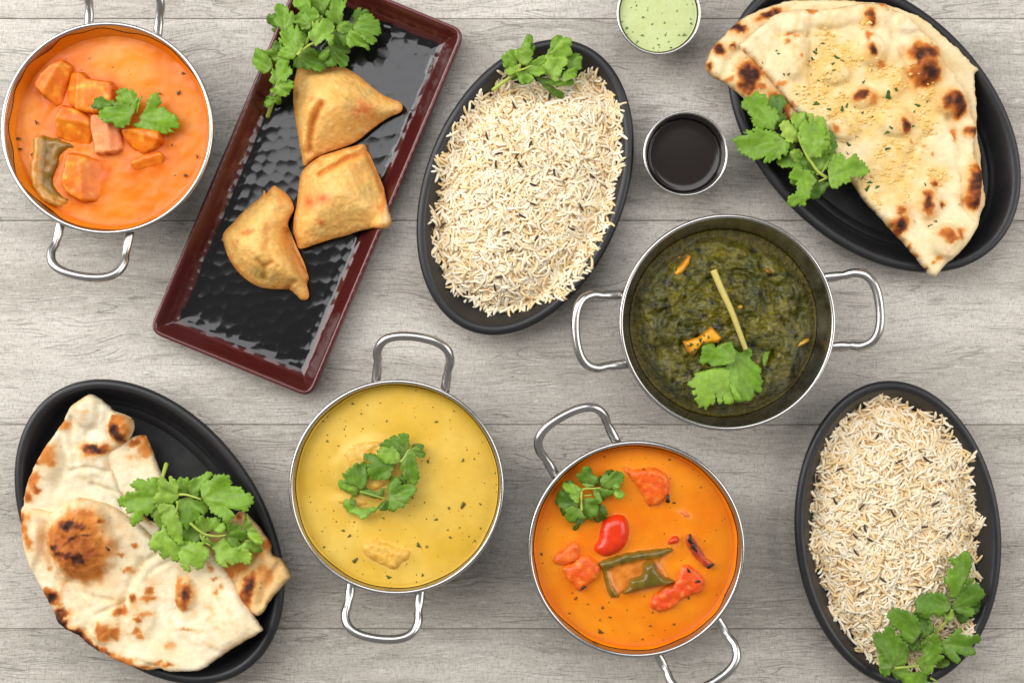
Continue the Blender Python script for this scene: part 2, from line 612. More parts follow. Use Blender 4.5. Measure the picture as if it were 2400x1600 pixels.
def karahi(px, py, Rpx, dirs, label):
    x, y = W(px, py, ZR)
    R = Rpx * W0 / 2400 * (H - ZR) / H - 0.001
    t = thing("serving_pan", label, "pan", (x, y, 0), "two-handled steel serving pans")
    rings = [circle(R * 0.70 + 0.001, 0.0)]
    for z in (0.002, 0.010, 0.020, 0.032, 0.044, ZR - 0.003):
        rings.append(circle(wall_r(R, z, -0.0012), z))
    rings.append(circle(R - 0.0012, ZR - 0.001))
    for z in (ZR - 0.003, 0.044, 0.036, 0.028, 0.020, 0.012, 0.005, 0.003):
        rings.append(circle(wall_r(R, z), z))
    rings.append(circle(R * 0.64, 0.002))
    V, F = lathe(rings)
    make("bowl", V + [x, y, 0], F, M["steel_in"], t)
    # rolled rim
    rr, K, kk = 0.0017, 160, 10
    V, F = [], []
    for i in range(K):
        a = 2 * math.pi * i / K
        for j in range(kk):
            p = 2 * math.pi * j / kk
            r = R - 0.0008 + rr * math.cos(p)
            V.append((x + r * math.cos(a), y + r * math.sin(a), ZR - 0.0005 + rr * math.sin(p)))
    for i in range(K):
        for j in range(kk):
            F.append((i * kk + j, ((i + 1) % K) * kk + j, ((i + 1) % K) * kk + (j + 1) % kk, i * kk + (j + 1) % kk))
    make("rim", V, F, M["steel"], t)
    half = [(26.0, -5.2, -9.6), (26.1, -2, -9.2), (26.2, 4, -8.2), (26.4, 9, -7.2), (26.6, 13, -6), (27.4, 17, -3.6), (27.0, 21, -1.6), (24.8, 26, 0.6), (20.2, 29.8, 2), (13.5, 32.2, 2.8), (6.5, 33.2, 3)]
    path = half + [(0, 33.5, 3.0)] + [(-a, b, c) for a, b, c in reversed(half)]
    path = catmull(np.array(path) / 1000.0, 0.0022, closed=False)
    for d in dirs:
        d = np.array([d[0], -d[1]], float)
        d /= np.linalg.norm(d)
        tn = np.array([-d[1], d[0]])
        P = np.array([[x, y, 0] + np.append(d * (R + q[1]) + tn * q[0], ZR + q[2]) for q in path])
        q1 = path[:, 1]
        crimp = np.exp(-((q1 - 0.0105) / 0.0016) ** 2)
        endf = 1 - sstep(0.005, 0.012, q1)
        sq = [(1 - 0.16 * c + 0.06 * e, 1 + 0.05 * c - 0.22 * e) for c, e in zip(crimp, endf)]
        V, F = tube(P, 0.0034, 14, sq)
        make("handle", V, F, M["steel"], t)
    return x, y, R


def ellipse_off(a, b, off, K=144):
    t = np.linspace(0, 2 * np.pi, K, endpoint=False)
    x, y = a * np.cos(t), b * np.sin(t)
    nx, ny = np.cos(t) / a, np.sin(t) / b
    L = np.sqrt(nx * nx + ny * ny)
    return np.column_stack([x - off * nx / L, y - off * ny / L])


def dish(px, py, apx, bpx, phi, label, ringed):
    """oval iron dish; phi = tilt of the long axis from the picture's vertical, clockwise, degrees"""
    zr = 0.027
    x, y = W(px, py, zr)
    s = W0 / 2400 * (H - zr) / H
    a, b = apx * s, bpx * s
    t = thing("oval_dish", label, "dish", (x, y, 0), "black oval dishes")
    ang = math.radians(90 - phi)
    R = np.array([[math.cos(ang), -math.sin(ang)], [math.sin(ang), math.cos(ang)]])

    def ring(off, z):
        E = ellipse_off(a, b, off) @ R.T
        return np.column_stack([E[:, 0] + x, E[:, 1] + y, np.full(len(E), z)])
    prof = [(0.030, 0.0), (0.018, 0.001), (0.006, 0.013), (0.0012, 0.0205), (0.0, 0.0235), (0.0004, 0.0252), (0.0018, 0.0267), (0.0038, 0.0272), (0.0060, 0.0268), (0.0072, 0.0258)]
    if ringed:
        inner = [(0.0088, 0.0236), (0.0120, 0.0190), (0.0150, 0.0136), (0.0175, 0.0108), (0.0190, 0.0103), (0.0196, 0.0088), (0.0206, 0.0084), (0.0256, 0.0080), (0.0262, 0.0068), (0.0270, 0.0066), (0.036, 0.0064)]
    else:
        inner = [(0.0085, 0.0236), (0.0115, 0.0190), (0.0150, 0.0130), (0.0180, 0.0094), (0.0215, 0.0080), (0.0270, 0.0074), (0.036, 0.0070)]
    rings = [ring(o, z) for o, z in prof + inner]
    V, F = lathe(rings)
    make("body", V, F, M["iron"], t)
    E = ellipse_off(a, b, 0.0) @ R.T + [x, y]

    def inner_dist(Q):
        return sdist(Q, E)
    return t, inner_dist


def cup(px, py, Rpx, label):
    zr = 0.034
    x, y = W(px, py, zr)
    R = Rpx * W0 / 2400 * (H - zr) / H - 0.0006
    t = thing("sauce_cup", label, "cup", (x, y, 0), "small steel sauce cups")
    rings = [circle(R * 0.70, 0.0, 96)] + [circle(R * (0.70 + 0.285 * (z / zr)), z, 96) for z in (0.001, 0.012, 0.024, zr - 0.0025)]
    rings += [circle(R - 0.0006, zr - 0.0022, 96), circle(R, zr - 0.0012, 96), circle(R - 0.0003, zr - 0.0002, 96), circle(R - 0.0011, zr, 96), circle(R - 0.0019, zr - 0.0005, 96)]
    rings += [circle(R * (0.685 + 0.265 * (z / zr)), z, 96) for z in (zr - 0.003, 0.024, 0.012, 0.003)]
    rings.append(circle(R * 0.66, 0.0018, 96))
    V, F = lathe(rings)
    make("bowl", V + [x, y, 0], F, M["steel"], t)
    return x, y, R, zr


# ------------------------------------------------------------------ contents: sauce discs, lumps
def polar(x, y, r, nr, nt):
    rs = r * np.linspace(0, 1, nr + 1)[1:]
    th = np.linspace(0, 2 * np.pi, nt, endpoint=False)
    P = [[x, y]] + [[x + q * math.cos(t), y + q * math.sin(t)] for q in rs for t in th]
    F = [(0, 1 + j, 1 + (j + 1) % nt) for j in range(nt)]
    for i in range(nr - 1):
        for j in range(nt):
            a, b = 1 + i * nt + j, 1 + i * nt + (j + 1) % nt
            F.append((a, a + nt, b + nt, b))
    return np.array(P), F


def sauce(name, label, cat, x, y, R, z0, hfun, cfun, mat, film=0.0, wall=None, nr=80, nt=200):
    """sauce body in a round vessel: a surface with relief, a side film climbing the wall, a bottom"""
    wall = wall or (lambda z: wall_r(R, z, 0.0004))
    r0 = wall(z0)
    P, F = polar(x, y, r0, nr, nt)
    d = r0 - np.hypot(P[:, 0] - x, P[:, 1] - y)
    z = z0 + hfun(P, d)
    z[-nt:] = z0 + 0.0006
    V = np.column_stack([P, z])
    col = cfun(P, d)
    n0 = 1 + (nr - 1) * nt
    if film:
        th = np.linspace(0, 2 * np.pi, nt, endpoint=False)
        hgt = film * (0.75 + 0.5 * noise2(np.cos(th) * 3 + 5, np.sin(th) * 3 + 9, 3))
        base = n0
        for f in (0.5, 1.0):
            zz = z0 + 0.0006 + hgt * f
            rr = np.array([wall(q) for q in zz])
            P2 = np.column_stack([x + rr * np.cos(th), y + rr * np.sin(th)])
            V = np.concatenate([V, np.column_stack([P2, zz])])
            col = np.concatenate([col, cfun(P2, np.full(nt, -1.0))])
            nb = len(V) - nt
            for j in range(nt):
                F.append((base + j, nb + j, nb + (j + 1) % nt, base + (j + 1) % nt))
            base = nb
    # underside
    zb = 0.0045
    th = np.linspace(0, 2 * np.pi, nt, endpoint=False)
    rb = wall(zb)
    V = np.concatenate([V, np.column_stack([x + rb * np.cos(th), y + rb * np.sin(th), np.full(nt, zb)])])
    col = np.concatenate([col, col[-nt:]])
    nb = len(V) - nt
    for j in range(nt):
        F.append((n0 + (j + 1) % nt, nb + (j + 1) % nt, nb + j, n0 + j))
    F.append(tuple(reversed(range(nb, nb + nt))))
    o = make(name, V, F, mat, None, col, loc=(x, y, zb))
    return tag(o, label, cat)


def lump(name, label, cat, pts, ztop, depth, mat, colors, group=None, edge=0.003, tilt=(0, 0), rough=0.0006, spacing=0.0016, wl=9, seed=0, parent=None, angular=False, edge_col=None, power=0.5, extra=None, colfun=None, sink=0.0024, grow=0.0):
    """a food piece: traced outline, rounded shoulders, uneven top, sides going down into what it lies in"""
    poly = WP(pts, ztop)
    poly = straight(poly, spacing) if angular else catmull(poly, spacing)
    if grow:
        tn = np.roll(poly, -1, 0) - np.roll(poly, 1, 0)
        nr = np.column_stack([tn[:, 1], -tn[:, 0]])
        nr /= np.linalg.norm(nr, axis=1)[:, None] + 1e-12
        ar = np.sum(poly[:, 0] * np.roll(poly[:, 1], -1) - np.roll(poly[:, 0], -1) * poly[:, 1])
        poly = poly + nr * grow * (1 if ar > 0 else -1)
    V2, F = fill(poly, spacing)
    d = dist_line(V2, poly, True)
    t = np.clip(d / edge, 0, 1)
    prof = (1 - (1 - t) ** 2) ** power
    c = V2.mean(0)
    q = (V2 - c)
    n = fbm(V2[:, 0], V2[:, 1], wl, 3, seed)
    z = ztop - depth * 0.45 * (1 - prof) + q[:, 0] * tilt[0] + q[:, 1] * tilt[1] + rough * n
    z = z - sink * (1 - sstep(0, 0.006, d)) * np.clip(0.4 + 0.9 * fbm(V2[:, 0], V2[:, 1], 8, 2, seed + 77), 0, 1.2)
    if extra is not None:
        z = z + extra(V2, d)
    V, FF = solid(V2, F, z, ztop - depth, 0.06)
    k = np.clip(0.5 + 0.55 * fbm(V2[:, 0], V2[:, 1], wl * 1.1, 3, seed + 5), 0, 1)
    col = mixc(colors[0], colors[1], k)
    if len(colors) > 2:
        col = mixc(col, colors[2], np.clip(fbm(V2[:, 0], V2[:, 1], wl * 0.8, 3, seed + 9) * 1.6 - 0.35, 0, 1))
    if edge_col is not None:
        col = mixc(col, edge_col, (1 - sstep(0.0, edge * 1.15, d)) * np.clip(0.7 + 0.7 * fbm(V2[:, 0], V2[:, 1], 5, 2, seed + 3), 0, 1))
    if colfun is not None:
        col = colfun(V2, d, col)
    o = make(name, V, FF, mat, parent, np.concatenate([col, col]))
    if parent is None:
        tag(o, label, cat, group)
    return o


FLECK = {}


def fleck_mesh(key, colr, mat):
    if key not in FLECK:
        K = 9
        r = [1 + 0.35 * math.sin(i * 2.3 + len(FLECK)) * (0.5 + 0.5 * ((i * 7 + len(FLECK)) % 3)) for i in range(K)]
        V = [(0, 0, 0.30)] + [(0.75 * r[i] * math.cos(2 * math.pi * i / K), 0.75 * r[i] * math.sin(2 * math.pi * i / K), 0.22) for i in range(K)]
        V += [(r[i] * math.cos(2 * math.pi * i / K), r[i] * math.sin(2 * math.pi * i / K), -0.1) for i in range(K)]
        F = [(0, 1 + i, 1 + (i + 1) % K) for i in range(K)] + [(1 + i, 1 + K + i, 1 + K + (i + 1) % K, 1 + (i + 1) % K) for i in range(K)]
        F.append(tuple(range(2 * K, K, -1)))
        me = mesh_data(key, np.array(V, float), F, np.broadcast_to(colr, (len(V), 3)))
        me.materials.append(mat)
        FLECK[key] = me
    return FLECK[key]


def flecks(parent, name, items, z, colr, mat, zfun=None, flat=1.0):
    """items: (px, py, half length px, aspect, angle)"""
    for i, (px, py, L, asp, an) in enumerate(items):
        me = fleck_mesh(f"{name}_{parent.name}_{i % 3}", colr * (0.8 + 0.2 * (i % 3)), mat)
        zz = z if zfun is None else zfun(px, py)
        x, y = W(px, py, zz)
        o = bpy.data.objects.new(name, me)
        C.objects.link(o)
        o.parent = parent
        o.location = np.array([x, y, zz]) - ORG[parent.name]
        s = L * W0 / 2400
        o.scale = (s, s * asp, s * asp * flat)
        o.rotation_euler = (0, 0, an)


# ------------------------------------------------------------------ coriander
LEAF_DARK, LEAF_MID, LEAF_LIGHT = S(70, 112, 32), S(128, 172, 44), S(186, 214, 92)
VEIN = S(176, 200, 110)


def leaf(parent, pts, base, tone, z, seed, curl=1.0, teeth=1.0, name="leaf", spacing=0.00125):
    poly0 = WP(pts, z)
    bx, by = W(base[0], base[1], z)
    bp = np.array([bx, by])
    poly = catmull(poly0, spacing * 0.5)
    # serrated margin: small rounded teeth, none close to where the stalk joins
    seglen = np.linalg.norm(np.roll(poly, -1, 0) - poly, axis=1)
    s = np.cumsum(seglen)
    tan = np.roll(poly, -1, 0) - np.roll(poly, 1, 0)
    nrm = np.column_stack([tan[:, 1], -tan[:, 0]])
    nrm /= np.linalg.norm(nrm, axis=1)[:, None] + 1e-12
    area = 0.5 * np.sum(poly[:, 0] * np.roll(poly[:, 1], -1) - np.roll(poly[:, 0], -1) * poly[:, 1])
    if area < 0: nrm = -nrm
    size = math.sqrt(abs(area))
    amp = teeth * min(0.0026, size * 0.076)
    per = max(0.0034, size * 0.10)
    ph = (s / per + 0.3 * noise2(s * 200, s * 0 + seed, seed)) % 1.0
    tooth = np.abs(np.sin(np.pi * ph)) ** 0.6 - 0.62 + 0.35 * noise2(s * 330, s * 0 + seed + 3.3, seed)
    far = sstep(0.15, 0.45, np.linalg.norm(poly - bp, axis=1) / (size + 1e-9))
    poly = poly + nrm * (amp * tooth * far + (0.0008 if teeth > 0.45 else 0.0) * far)[:, None]
    # deep cuts between the lobes
    cc0 = poly0.mean(0) - bp
    if np.linalg.norm(cc0) > size * 0.25 and teeth > 0.45:
        rq = poly - bp
        pa = np.arctan2(rq[:, 0] * cc0[1] - rq[:, 1] * cc0[0], rq @ cc0)
        rl = np.linalg.norm(rq, axis=1)
        rs = np.random.default_rng(seed + 900)
        for th in (-1.05, -0.42, 0.38, 1.0):
            th += rs.uniform(-0.12, 0.12)
            w = np.exp(-((pa - th) * rl / (size * 0.045)) ** 2)
            poly = poly - rq * (w * rs.uniform(0.10, 0.26) * sstep(0.45, 0.8, rl / size))[:, None]
    V2, F = fill(poly, spacing, 0.2)
    d = dist_line(V2, poly, True)
    q = V2 - bp
    rr = np.linalg.norm(q, axis=1)
    c = V2.mean(0)
    main = c - bp
    L = max(np.linalg.norm(main), 1e-4)
    ang = np.arctan2(q[:, 0] * main[1] - q[:, 1] * main[0], q @ main)
    r_ = np.random.default_rng(seed)
    # veins fan out from the base
    vein = np.zeros(len(V2))
    for va in (-1.25, -0.8, -0.4, 0.0, 0.42, 0.82, 1.22):
        va = va + r_.uniform(-0.06, 0.06)
        off = rr * np.abs(ang - va - 0.08 * np.sin(rr / L * 2.2 + va * 3))
        vein = np.maximum(vein, np.exp(-(off / (0.00055 if va else 0.0008)) ** 2) * np.clip(1.25 - rr / (2.1 * L), 0, 1))
    u = (V2 - c) / (size + 1e-9)
    tx, ty = r_.uniform(-1, 1, 2)
    fold = np.abs(ang) * rr / L
    zz = z + curl * (0.0034 * (tx * u[:, 0] + ty * u[:, 1]) + 0.0007 * np.cos(ang * 6.5 + seed) * np.clip(rr / L, 0, 1.6) + 0.0018 * fbm(V2[:, 0] + seed, V2[:, 1], size * 900, 2, seed)
                     + 0.0016 * (np.minimum(fold, 1.6) - 0.5) - 0.0014 * (u ** 2).sum(1)) - 0.00025 * vein
    zz += 0.00045 * fbm(V2[:, 0], V2[:, 1], 6, 2, seed + 4) - 0.0006 * (1 - sstep(0, 0.0015, d))
    n = len(V2)
    V = np.concatenate([np.column_stack([V2, zz]), np.column_stack([V2, zz - 0.00022])])
    FF = F.tolist() + (F[:, ::-1] + n).tolist() + [(a, a + n, b + n, b) for a, b in free_edges(F)]
    tone = float(np.clip(tone + r_.uniform(-0.07, 0.07), 0, 1))
    basec = LEAF_DARK + (LEAF_MID - LEAF_DARK) * min(1, tone * 2) if tone < 0.5 else LEAF_MID + (LEAF_LIGHT - LEAF_MID) * (tone - 0.5) * 2
    k = np.clip(0.5 + 0.5 * fbm(V2[:, 0], V2[:, 1], 14, 2, seed + 8), 0, 1)
    col = mixc(basec * 0.82, basec * 1.18, k)
    col = mixc(col, basec * 1.25 + 0.01, np.clip(1 - rr / (1.3 * L), 0, 1) * 0.45)
    col = mixc(col, VEIN * (0.62 + 0.4 * tone), vein * 0.62)
    make(name, V, FF, M["leaf"], parent, np.concatenate([col, col * 1.05]))


def stem(parent, pts, z0, z1, r, tone=0.6, taper=0.75):
    n = len(pts)
    P = []
    for i, p in enumerate(pts):
        z = z0 + (z1 - z0) * i / (n - 1)
        P.append([*W(p[0], p[1], z), z])
    P = catmull(np.array(P), 0.0018, closed=False)
    rad = np.linspace(r, r * taper, len(P))
    V, F = tube(P, rad, 8)
    colr = S(120, 150, 44) * (1 - tone) + S(186, 200, 90) * tone if tone <= 1 else S(206, 190, 104)
    k = np.linspace(0, 1, len(P)).repeat(8)
    make("stem", V, F, M["stem"], parent, mixc(colr * 1.05, colr * 0.85, k))


def sprig(label, conv, z0, leaves, stems, group="coriander garnishes", dz=0.0011, seed=1, loc=None, curl=1.0, zf=None, lift=0.0, under=0.0):
    allp = conv([p for lf in leaves for p in lf[0]])
    cx, cy = np.mean(allp, 0)
    x, y = W(cx, cy, z0)
    t = thing("coriander_sprig", label, "herb", (x, y, z0), group)
    ru = np.random.default_rng(seed)
    more = []
    for lf in leaves:
        if ru.uniform() < under:
            p0, b0 = np.array(lf[0], float), np.array(lf[1], float)
            an, sc = ru.choice([-1, 1]) * ru.uniform(0.35, 0.75), ru.uniform(0.72, 0.9)
            rot = np.array([[math.cos(an), -math.sin(an)], [math.sin(an), math.cos(an)]])
            more.append(([tuple(q) for q in (b0 + (p0 - b0) @ rot.T * sc)], lf[1], max(0.05, lf[2] - 0.18)))
    leaves = more + list(leaves)
    if len(leaves) > 14: dz = dz * 0.7
    for i, lf in enumerate(leaves):
        pts, base, tone = lf[:3]
        te = lf[3] if len(lf) > 3 else 1.0
        p = conv(pts)
        zb = z0 if zf is None else zf(*np.mean(p, 0))
        leaf(t, p, conv([base])[0], tone, zb + 0.002 + lift + i * dz, seed * 100 + i, curl, te)
    for pts, za, zb_, r, tone in stems:
        stem(t, conv(pts), z0 + za, z0 + zb_, r, tone)
    return t


def smooth_field(z, F, it):
    n = len(z)
    e = np.concatenate([F[:, [0, 1]], F[:, [1, 2]], F[:, [2, 0]]])
    e = np.concatenate([e, e[:, ::-1]])
    cnt = np.bincount(e[:, 0], minlength=n)
    for _ in range(it):
        z = 0.5 * z + 0.5 * np.bincount(e[:, 0], weights=z[e[:, 1]], minlength=n) / np.maximum(cnt, 1)
    return z


def side_dist(Q, P):
    """signed distance to an open polyline: positive on its left"""
    best = np.full(len(Q), 1e9)
    sg = np.zeros(len(Q))
    for a, b in zip(P[:-1], P[1:]):
        d = b - a
        t = np.clip(((Q - a) @ d) / (d @ d), 0, 1)
        r = Q - a - t[:, None] * d
        dist = np.hypot(r[:, 0], r[:, 1])
        cr = d[0] * (Q[:, 1] - a[1]) - d[1] * (Q[:, 0] - a[0])
        m = dist < best
        best[m] = dist[m]
        sg[m] = np.sign(cr[m])
    return best * sg


# ------------------------------------------------------------------ contents of the table
A = zoom(0, 0, 2.3054)          # reading frames: where on the photograph each set of outlines was read
B = zoom(340, 0, 1.6684)
Cc = zoom(960, 60, 2.1185)
D = zoom(1420, 0, 3.266)
E = zoom(1640, 0, 2.3053)
Fz = zoom(1320, 480, 2.904)
G = zoom(0, 860, 2.1186)
Hh = zoom(660, 760, 2.0107)
I = zoom(1200, 920, 2.3052)
J = zoom(1840, 870, 2.148)

# ---- pale orange paneer curry, top left
x1, y1, R1 = karahi(250.7, 300.6, 250, [(-88, 552), (70, -552)], "steel serving pan of pale orange curry with fried paneer cubes, beside the maroon tray")
zs1 = 0.037
pan1 = [
    ("paneer cube leaning in the pale orange curry, furthest from the pepper slice", [(270, 350), (330, 325), (375, 355), (370, 400), (345, 455), (330, 500), (318, 565), (285, 565), (250, 530), (210, 490), (185, 455), (215, 400)], (-0.05, 0.08)),
    ("broad paneer cube with a pale left face, touching the small coriander leaf", [(375, 390), (435, 395), (470, 430), (590, 445), (605, 470), (600, 540), (580, 600), (500, 605), (410, 590), (350, 545), (350, 480)], (0.05, 0.1)),
    ("paneer cube with a green herb fleck on top, above the pepper slice", [(330, 570), (400, 590), (480, 640), (490, 700), (465, 790), (430, 800), (370, 770), (295, 735), (300, 640)], (-0.08, 0.05)),
    ("pinkish sauce-coated paneer cube under the tip of the larger coriander leaf", [(490, 620), (550, 625), (610, 660), (640, 720), (650, 800), (600, 820), (510, 822), (500, 760), (485, 690)], (0.1, 0.06)),
    ("golden paneer cube half under the right-hand loose coriander leaf", [(650, 700), (720, 690), (800, 700), (855, 710), (860, 760), (820, 800), (760, 825), (700, 790), (660, 740)], (0.05, -0.05)),
    ("thin paneer piece nearly sunk in the pale orange curry", [(705, 870), (760, 840), (860, 820), (885, 850), (870, 890), (800, 905), (730, 925), (710, 905)], (0, 0.05)),
    ("large square browned paneer cube next to the pepper slice", [(365, 830), (430, 840), (585, 870), (590, 900), (560, 980), (540, 1050), (505, 1080), (430, 1080), (360, 1040), (330, 985), (345, 920)], (-0.08, 0.06)),
]
polys1 = [WP(A(p), zs1) for _, p, _ in pan1]
pep1 = [(180, 730), (300, 735), (390, 775), (395, 800), (345, 815), (325, 850), (300, 920), (285, 990), (320, 1035), (365, 1065), (352, 1108), (300, 1118), (240, 1105), (190, 1055), (155, 975), (150, 900), (165, 820)]
ppoly1 = WP(A(pep1), zs1)


def near_field(P, polys, w):
    f = np.zeros(len(P))
    for p in polys:
        sd = -sdist(P, p)
        f = np.maximum(f, np.exp(-np.maximum(sd, 0) / w))
    return f


def h1(P, d):
    n = near_field(P, polys1 + [ppoly1], 0.004)
    return 0.0010 * fbm(P[:, 0], P[:, 1], 45, 3, 3) + 0.0006 * fbm(P[:, 0], P[:, 1], 12, 2, 8) + 0.0010 * n + 0.0012 * np.exp(-d / 0.002)


def c1(P, d):
    k = np.clip(0.55 + 0.9 * fbm(P[:, 0], P[:, 1], 60, 4, 21), 0, 1)
    col = mixc(S(226, 120, 8), S(238, 148, 44), k)
    n = near_field(P, polys1, 0.008)
    col = mixc(col, S(216, 100, 8), np.clip(n * 0.9 + 0.5 * fbm(P[:, 0], P[:, 1], 22, 3, 4) * n, 0, 1))
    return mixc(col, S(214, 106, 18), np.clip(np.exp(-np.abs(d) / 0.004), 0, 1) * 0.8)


o1 = sauce("curry", "pale orange creamy curry filling the pan beside the maroon tray", "curry", x1, y1, R1, zs1, h1, c1, M["sauce"], film=0.0115)
PC = (S(236, 138, 20), S(214, 92, 8), S(246, 176, 58))


def ridge(conv, line, slope, zref):
    """one face of a cube falling away on the left of a ridge line"""
    def f(V2, d):
        q = side_dist(V2, WP(conv(line), zref))
        return -slope * np.maximum(0, q) + 0.0012 * np.exp(-np.abs(q) / 0.0012)
    return f


RID = [([(355, 345), (235, 545)], 0.55), ([(425, 600), (445, 380)], 0.7), ([(500, 680), (280, 640)], 0.5), ([(600, 640), (618, 850)], 0.9), ([(870, 760), (640, 690)], 0.5), ([(900, 830), (690, 900)], 0.4), ([(455, 820), (470, 1100)], 0.65)]
for i, (lab, p, tl) in enumerate(pan1):
    cc = (S(240, 158, 92), S(228, 116, 56), S(244, 176, 110)) if i == 3 else PC
    lump("paneer_cube", lab, "paneer", A(p), zs1 + (0.009 if i != 5 else 0.004), 0.020, M["paneer"], cc, "paneer cubes in the pale orange curry", edge=0.0026, tilt=tl, rough=0.0005, seed=40 + i, angular=True, sink=0.0, grow=0.0018, edge_col=S(160, 54, 6), power=0.6, extra=ridge(A, RID[i][0], RID[i][1], zs1))


def pepex(V2, d):
    gx = WP(A([(240, 760), (235, 900), (230, 1010), (300, 1080)]), zs1)
    q = side_dist(V2, gx)
    return np.where(q > 0, -0.0022, 0.0018) * sstep(0, 0.003, np.abs(q))


def pepcol(V2, d, col):
    q = side_dist(V2, WP(A([(240, 740), (235, 900), (232, 1010), (290, 1062), (345, 1075)]), zs1)) + 0.0012 * fbm(V2[:, 0], V2[:, 1], 7, 2, 61)
    n = np.clip(0.5 + 0.6 * fbm(V2[:, 0], V2[:, 1], 9, 3, 62), 0, 1)
    return mixc(mixc(S(204, 128, 40), S(180, 142, 62), n), mixc(S(104, 82, 16), S(150, 104, 26), n), sstep(-0.001, 0.0015, q))


lump("pepper_slice", "curved green pepper slice coated in pale orange sauce", "pepper", A(pep1), zs1 + 0.006, 0.014, M["veg"], (S(120, 104, 30), S(176, 116, 36), S(96, 84, 22)), None, edge=0.004, rough=0.0008, seed=60, extra=pepex, edge_col=S(222, 140, 54), colfun=pepcol)
flecks(o1, "herb_fleck", [(160, 322, 6, .5, .4), (262, 325, 9, .35, .2), (375, 220, 3, .8, 0), (403, 340, 3, .8, 1), (32, 286, 3, .7, 1), (42, 325, 5, .6, .3), (47, 349, 5, .6, 0), (75, 362, 4, .7, 1), (418, 218, 5, .7, 1), (462, 367, 5, .5, 2), (428, 172, 4, .8, 0), (434, 411, 4, .8, 0), (85, 287, 5, .7, 2)], zs1 + 0.0022, S(60, 52, 20), M["veg"])
h = zoom(200, 190, 9.8)
sprig("loose coriander leaf with a folded upper lobe on the paneer, left of the other leaf", h, zs1 + 0.0105, [
    ([(150, 570), (220, 560), (200, 430), (290, 390), (370, 350), (450, 380), (530, 420), (640, 460), (690, 520), (590, 570), (460, 620), (330, 640), (230, 620)], (700, 560), 0.15),
    ([(705, 280), (780, 220), (870, 190), (940, 180), (1000, 230), (1070, 210), (1140, 270), (1160, 340), (1190, 420), (1100, 540), (980, 560), (830, 520), (730, 440), (700, 360)], (1080, 560), 0.5),
    ([(330, 700), (460, 620), (640, 560), (760, 500), (900, 510), (1010, 560), (1060, 480), (1180, 420), (1190, 520), (1130, 620), (1080, 720), (1040, 790), (1000, 880), (970, 1000), (920, 950), (860, 1050), (830, 980), (780, 1050), (680, 1010), (630, 950), (560, 940), (490, 960), (460, 890), (390, 880), (330, 810)], (1120, 740), 0.42),
    ([(1280, 330), (1305, 350), (1240, 500), (1170, 670), (1110, 750), (1090, 720), (1160, 600), (1220, 450)], (1110, 750), 0.6, 0.2),
], [], seed=11)
sprig("loose coriander leaf spread flat at the right of the paneer cubes", h, zs1 + 0.008, [
    ([(1100, 980), (1240, 900), (1200, 830), (1330, 700), (1440, 610), (1450, 500), (1530, 380), (1600, 330), (1680, 340), (1690, 440), (1720, 500), (1720, 620), (1800, 600), (1850, 680), (1960, 770), (2080, 820), (2090, 900), (2110, 980), (2100, 1080), (2020, 1110), (1960, 1160), (1870, 1120), (1810, 1190), (1700, 1150), (1600, 1140), (1520, 1240), (1430, 1220), (1330, 1160), (1290, 1070), (1180, 1070)], (1190, 830), 0.45),
], [], seed=12)

# ---- maroon tray
trc = np.array([(346, 777), (728, 934), (1092, 71), (710, -86)], float)
tw = WP(trc, 0.020)


def round_poly(P, r, k=8):
    out = []
    n = len(P)
    for i in range(n):
        a, b, c = P[i - 1], P[i], P[(i + 1) % n]
        u, v = (a - b) / np.linalg.norm(a - b), (c - b) / np.linalg.norm(c - b)
        p0, p1 = b + u * r, b + v * r
        for j in range(k + 1):
            t = j / k
            out.append((1 - t) ** 2 * p0 + 2 * t * (1 - t) * b + t * t * p1)
    return np.array(out)


tpoly = straight(round_poly(tw, 0.011), 0.0013)
V2, F = fill(tpoly, 0.00105, 0.12)
dd = dist_line(V2, tpoly, True)
ax = (tw[3] - tw[0]) / np.linalg.norm(tw[3] - tw[0])
ay = np.array([-ax[1], ax[0]])
la, lb = (V2 - tw[0]) @ ax, (V2 - tw[0]) @ ay
# hammered dimples
cell = 0.0096
cx, cy = np.meshgrid(np.arange(-2, 48), np.arange(-23, 25))
pts = np.stack([cx.ravel() + 0.5 * (cy.ravel() % 2), cy.ravel() * 0.87], 1) * cell + rng.uniform(-0.32, 0.32, (cx.size, 2)) * cell
f1 = np.full(len(V2), 1e9)
lab = np.stack([la, lb], 1)
for s in range(0, len(V2), 2000):
    q = lab[s:s + 2000]
    f1[s:s + 2000] = np.sqrt(((q[:, None] - pts[None]) ** 2).sum(2).min(1))
dim = np.clip(1 - (f1 / cell / 0.68) ** 2, 0, 1)
zt = np.interp(dd, [0, 0.0006, 0.0016, 0.0028, 0.0038, 0.008, 0.0125, 0.0165, 0.021, 0.03, 0.2], [0.0175, 0.0192, 0.0200, 0.0198, 0.0188, 0.0132, 0.0083, 0.0062, 0.0054, 0.0050, 0.0050])
ham = sstep(0.007, 0.013, dd)
mid = 1 - 0.62 * sstep(0.016, 0.030, dd)
zt = zt - 0.00055 * dim * ham * mid + 0.0002 * fbm(V2[:, 0], V2[:, 1], 40, 2, 5) * ham
mar, blk = S(74, 27, 26), S(17, 16, 18)
edge_n = dd + 0.0016 * fbm(V2[:, 0], V2[:, 1], 14, 3, 9)
endd = np.minimum(la, np.linalg.norm(tw[3] - tw[0]) - la)
lim = np.where(endd < lb.max(), 0.0150, 0.0150)
col = mixc(mar, blk, sstep(0.0, 0.0012, edge_n - lim))
col = mixc(col, S(104, 46, 46), (1 - sstep(0.0018, 0.0036, dd)) * 0.8)
VV, FF = solid(V2, F, zt, np.where(dd < 0.004, 0.012, 0.0), 0.0)
o = make("serving_tray", VV, FF, M["tray"], None, np.concatenate([col, col * 0 + mar]), loc=(*V2.mean(0), 0))
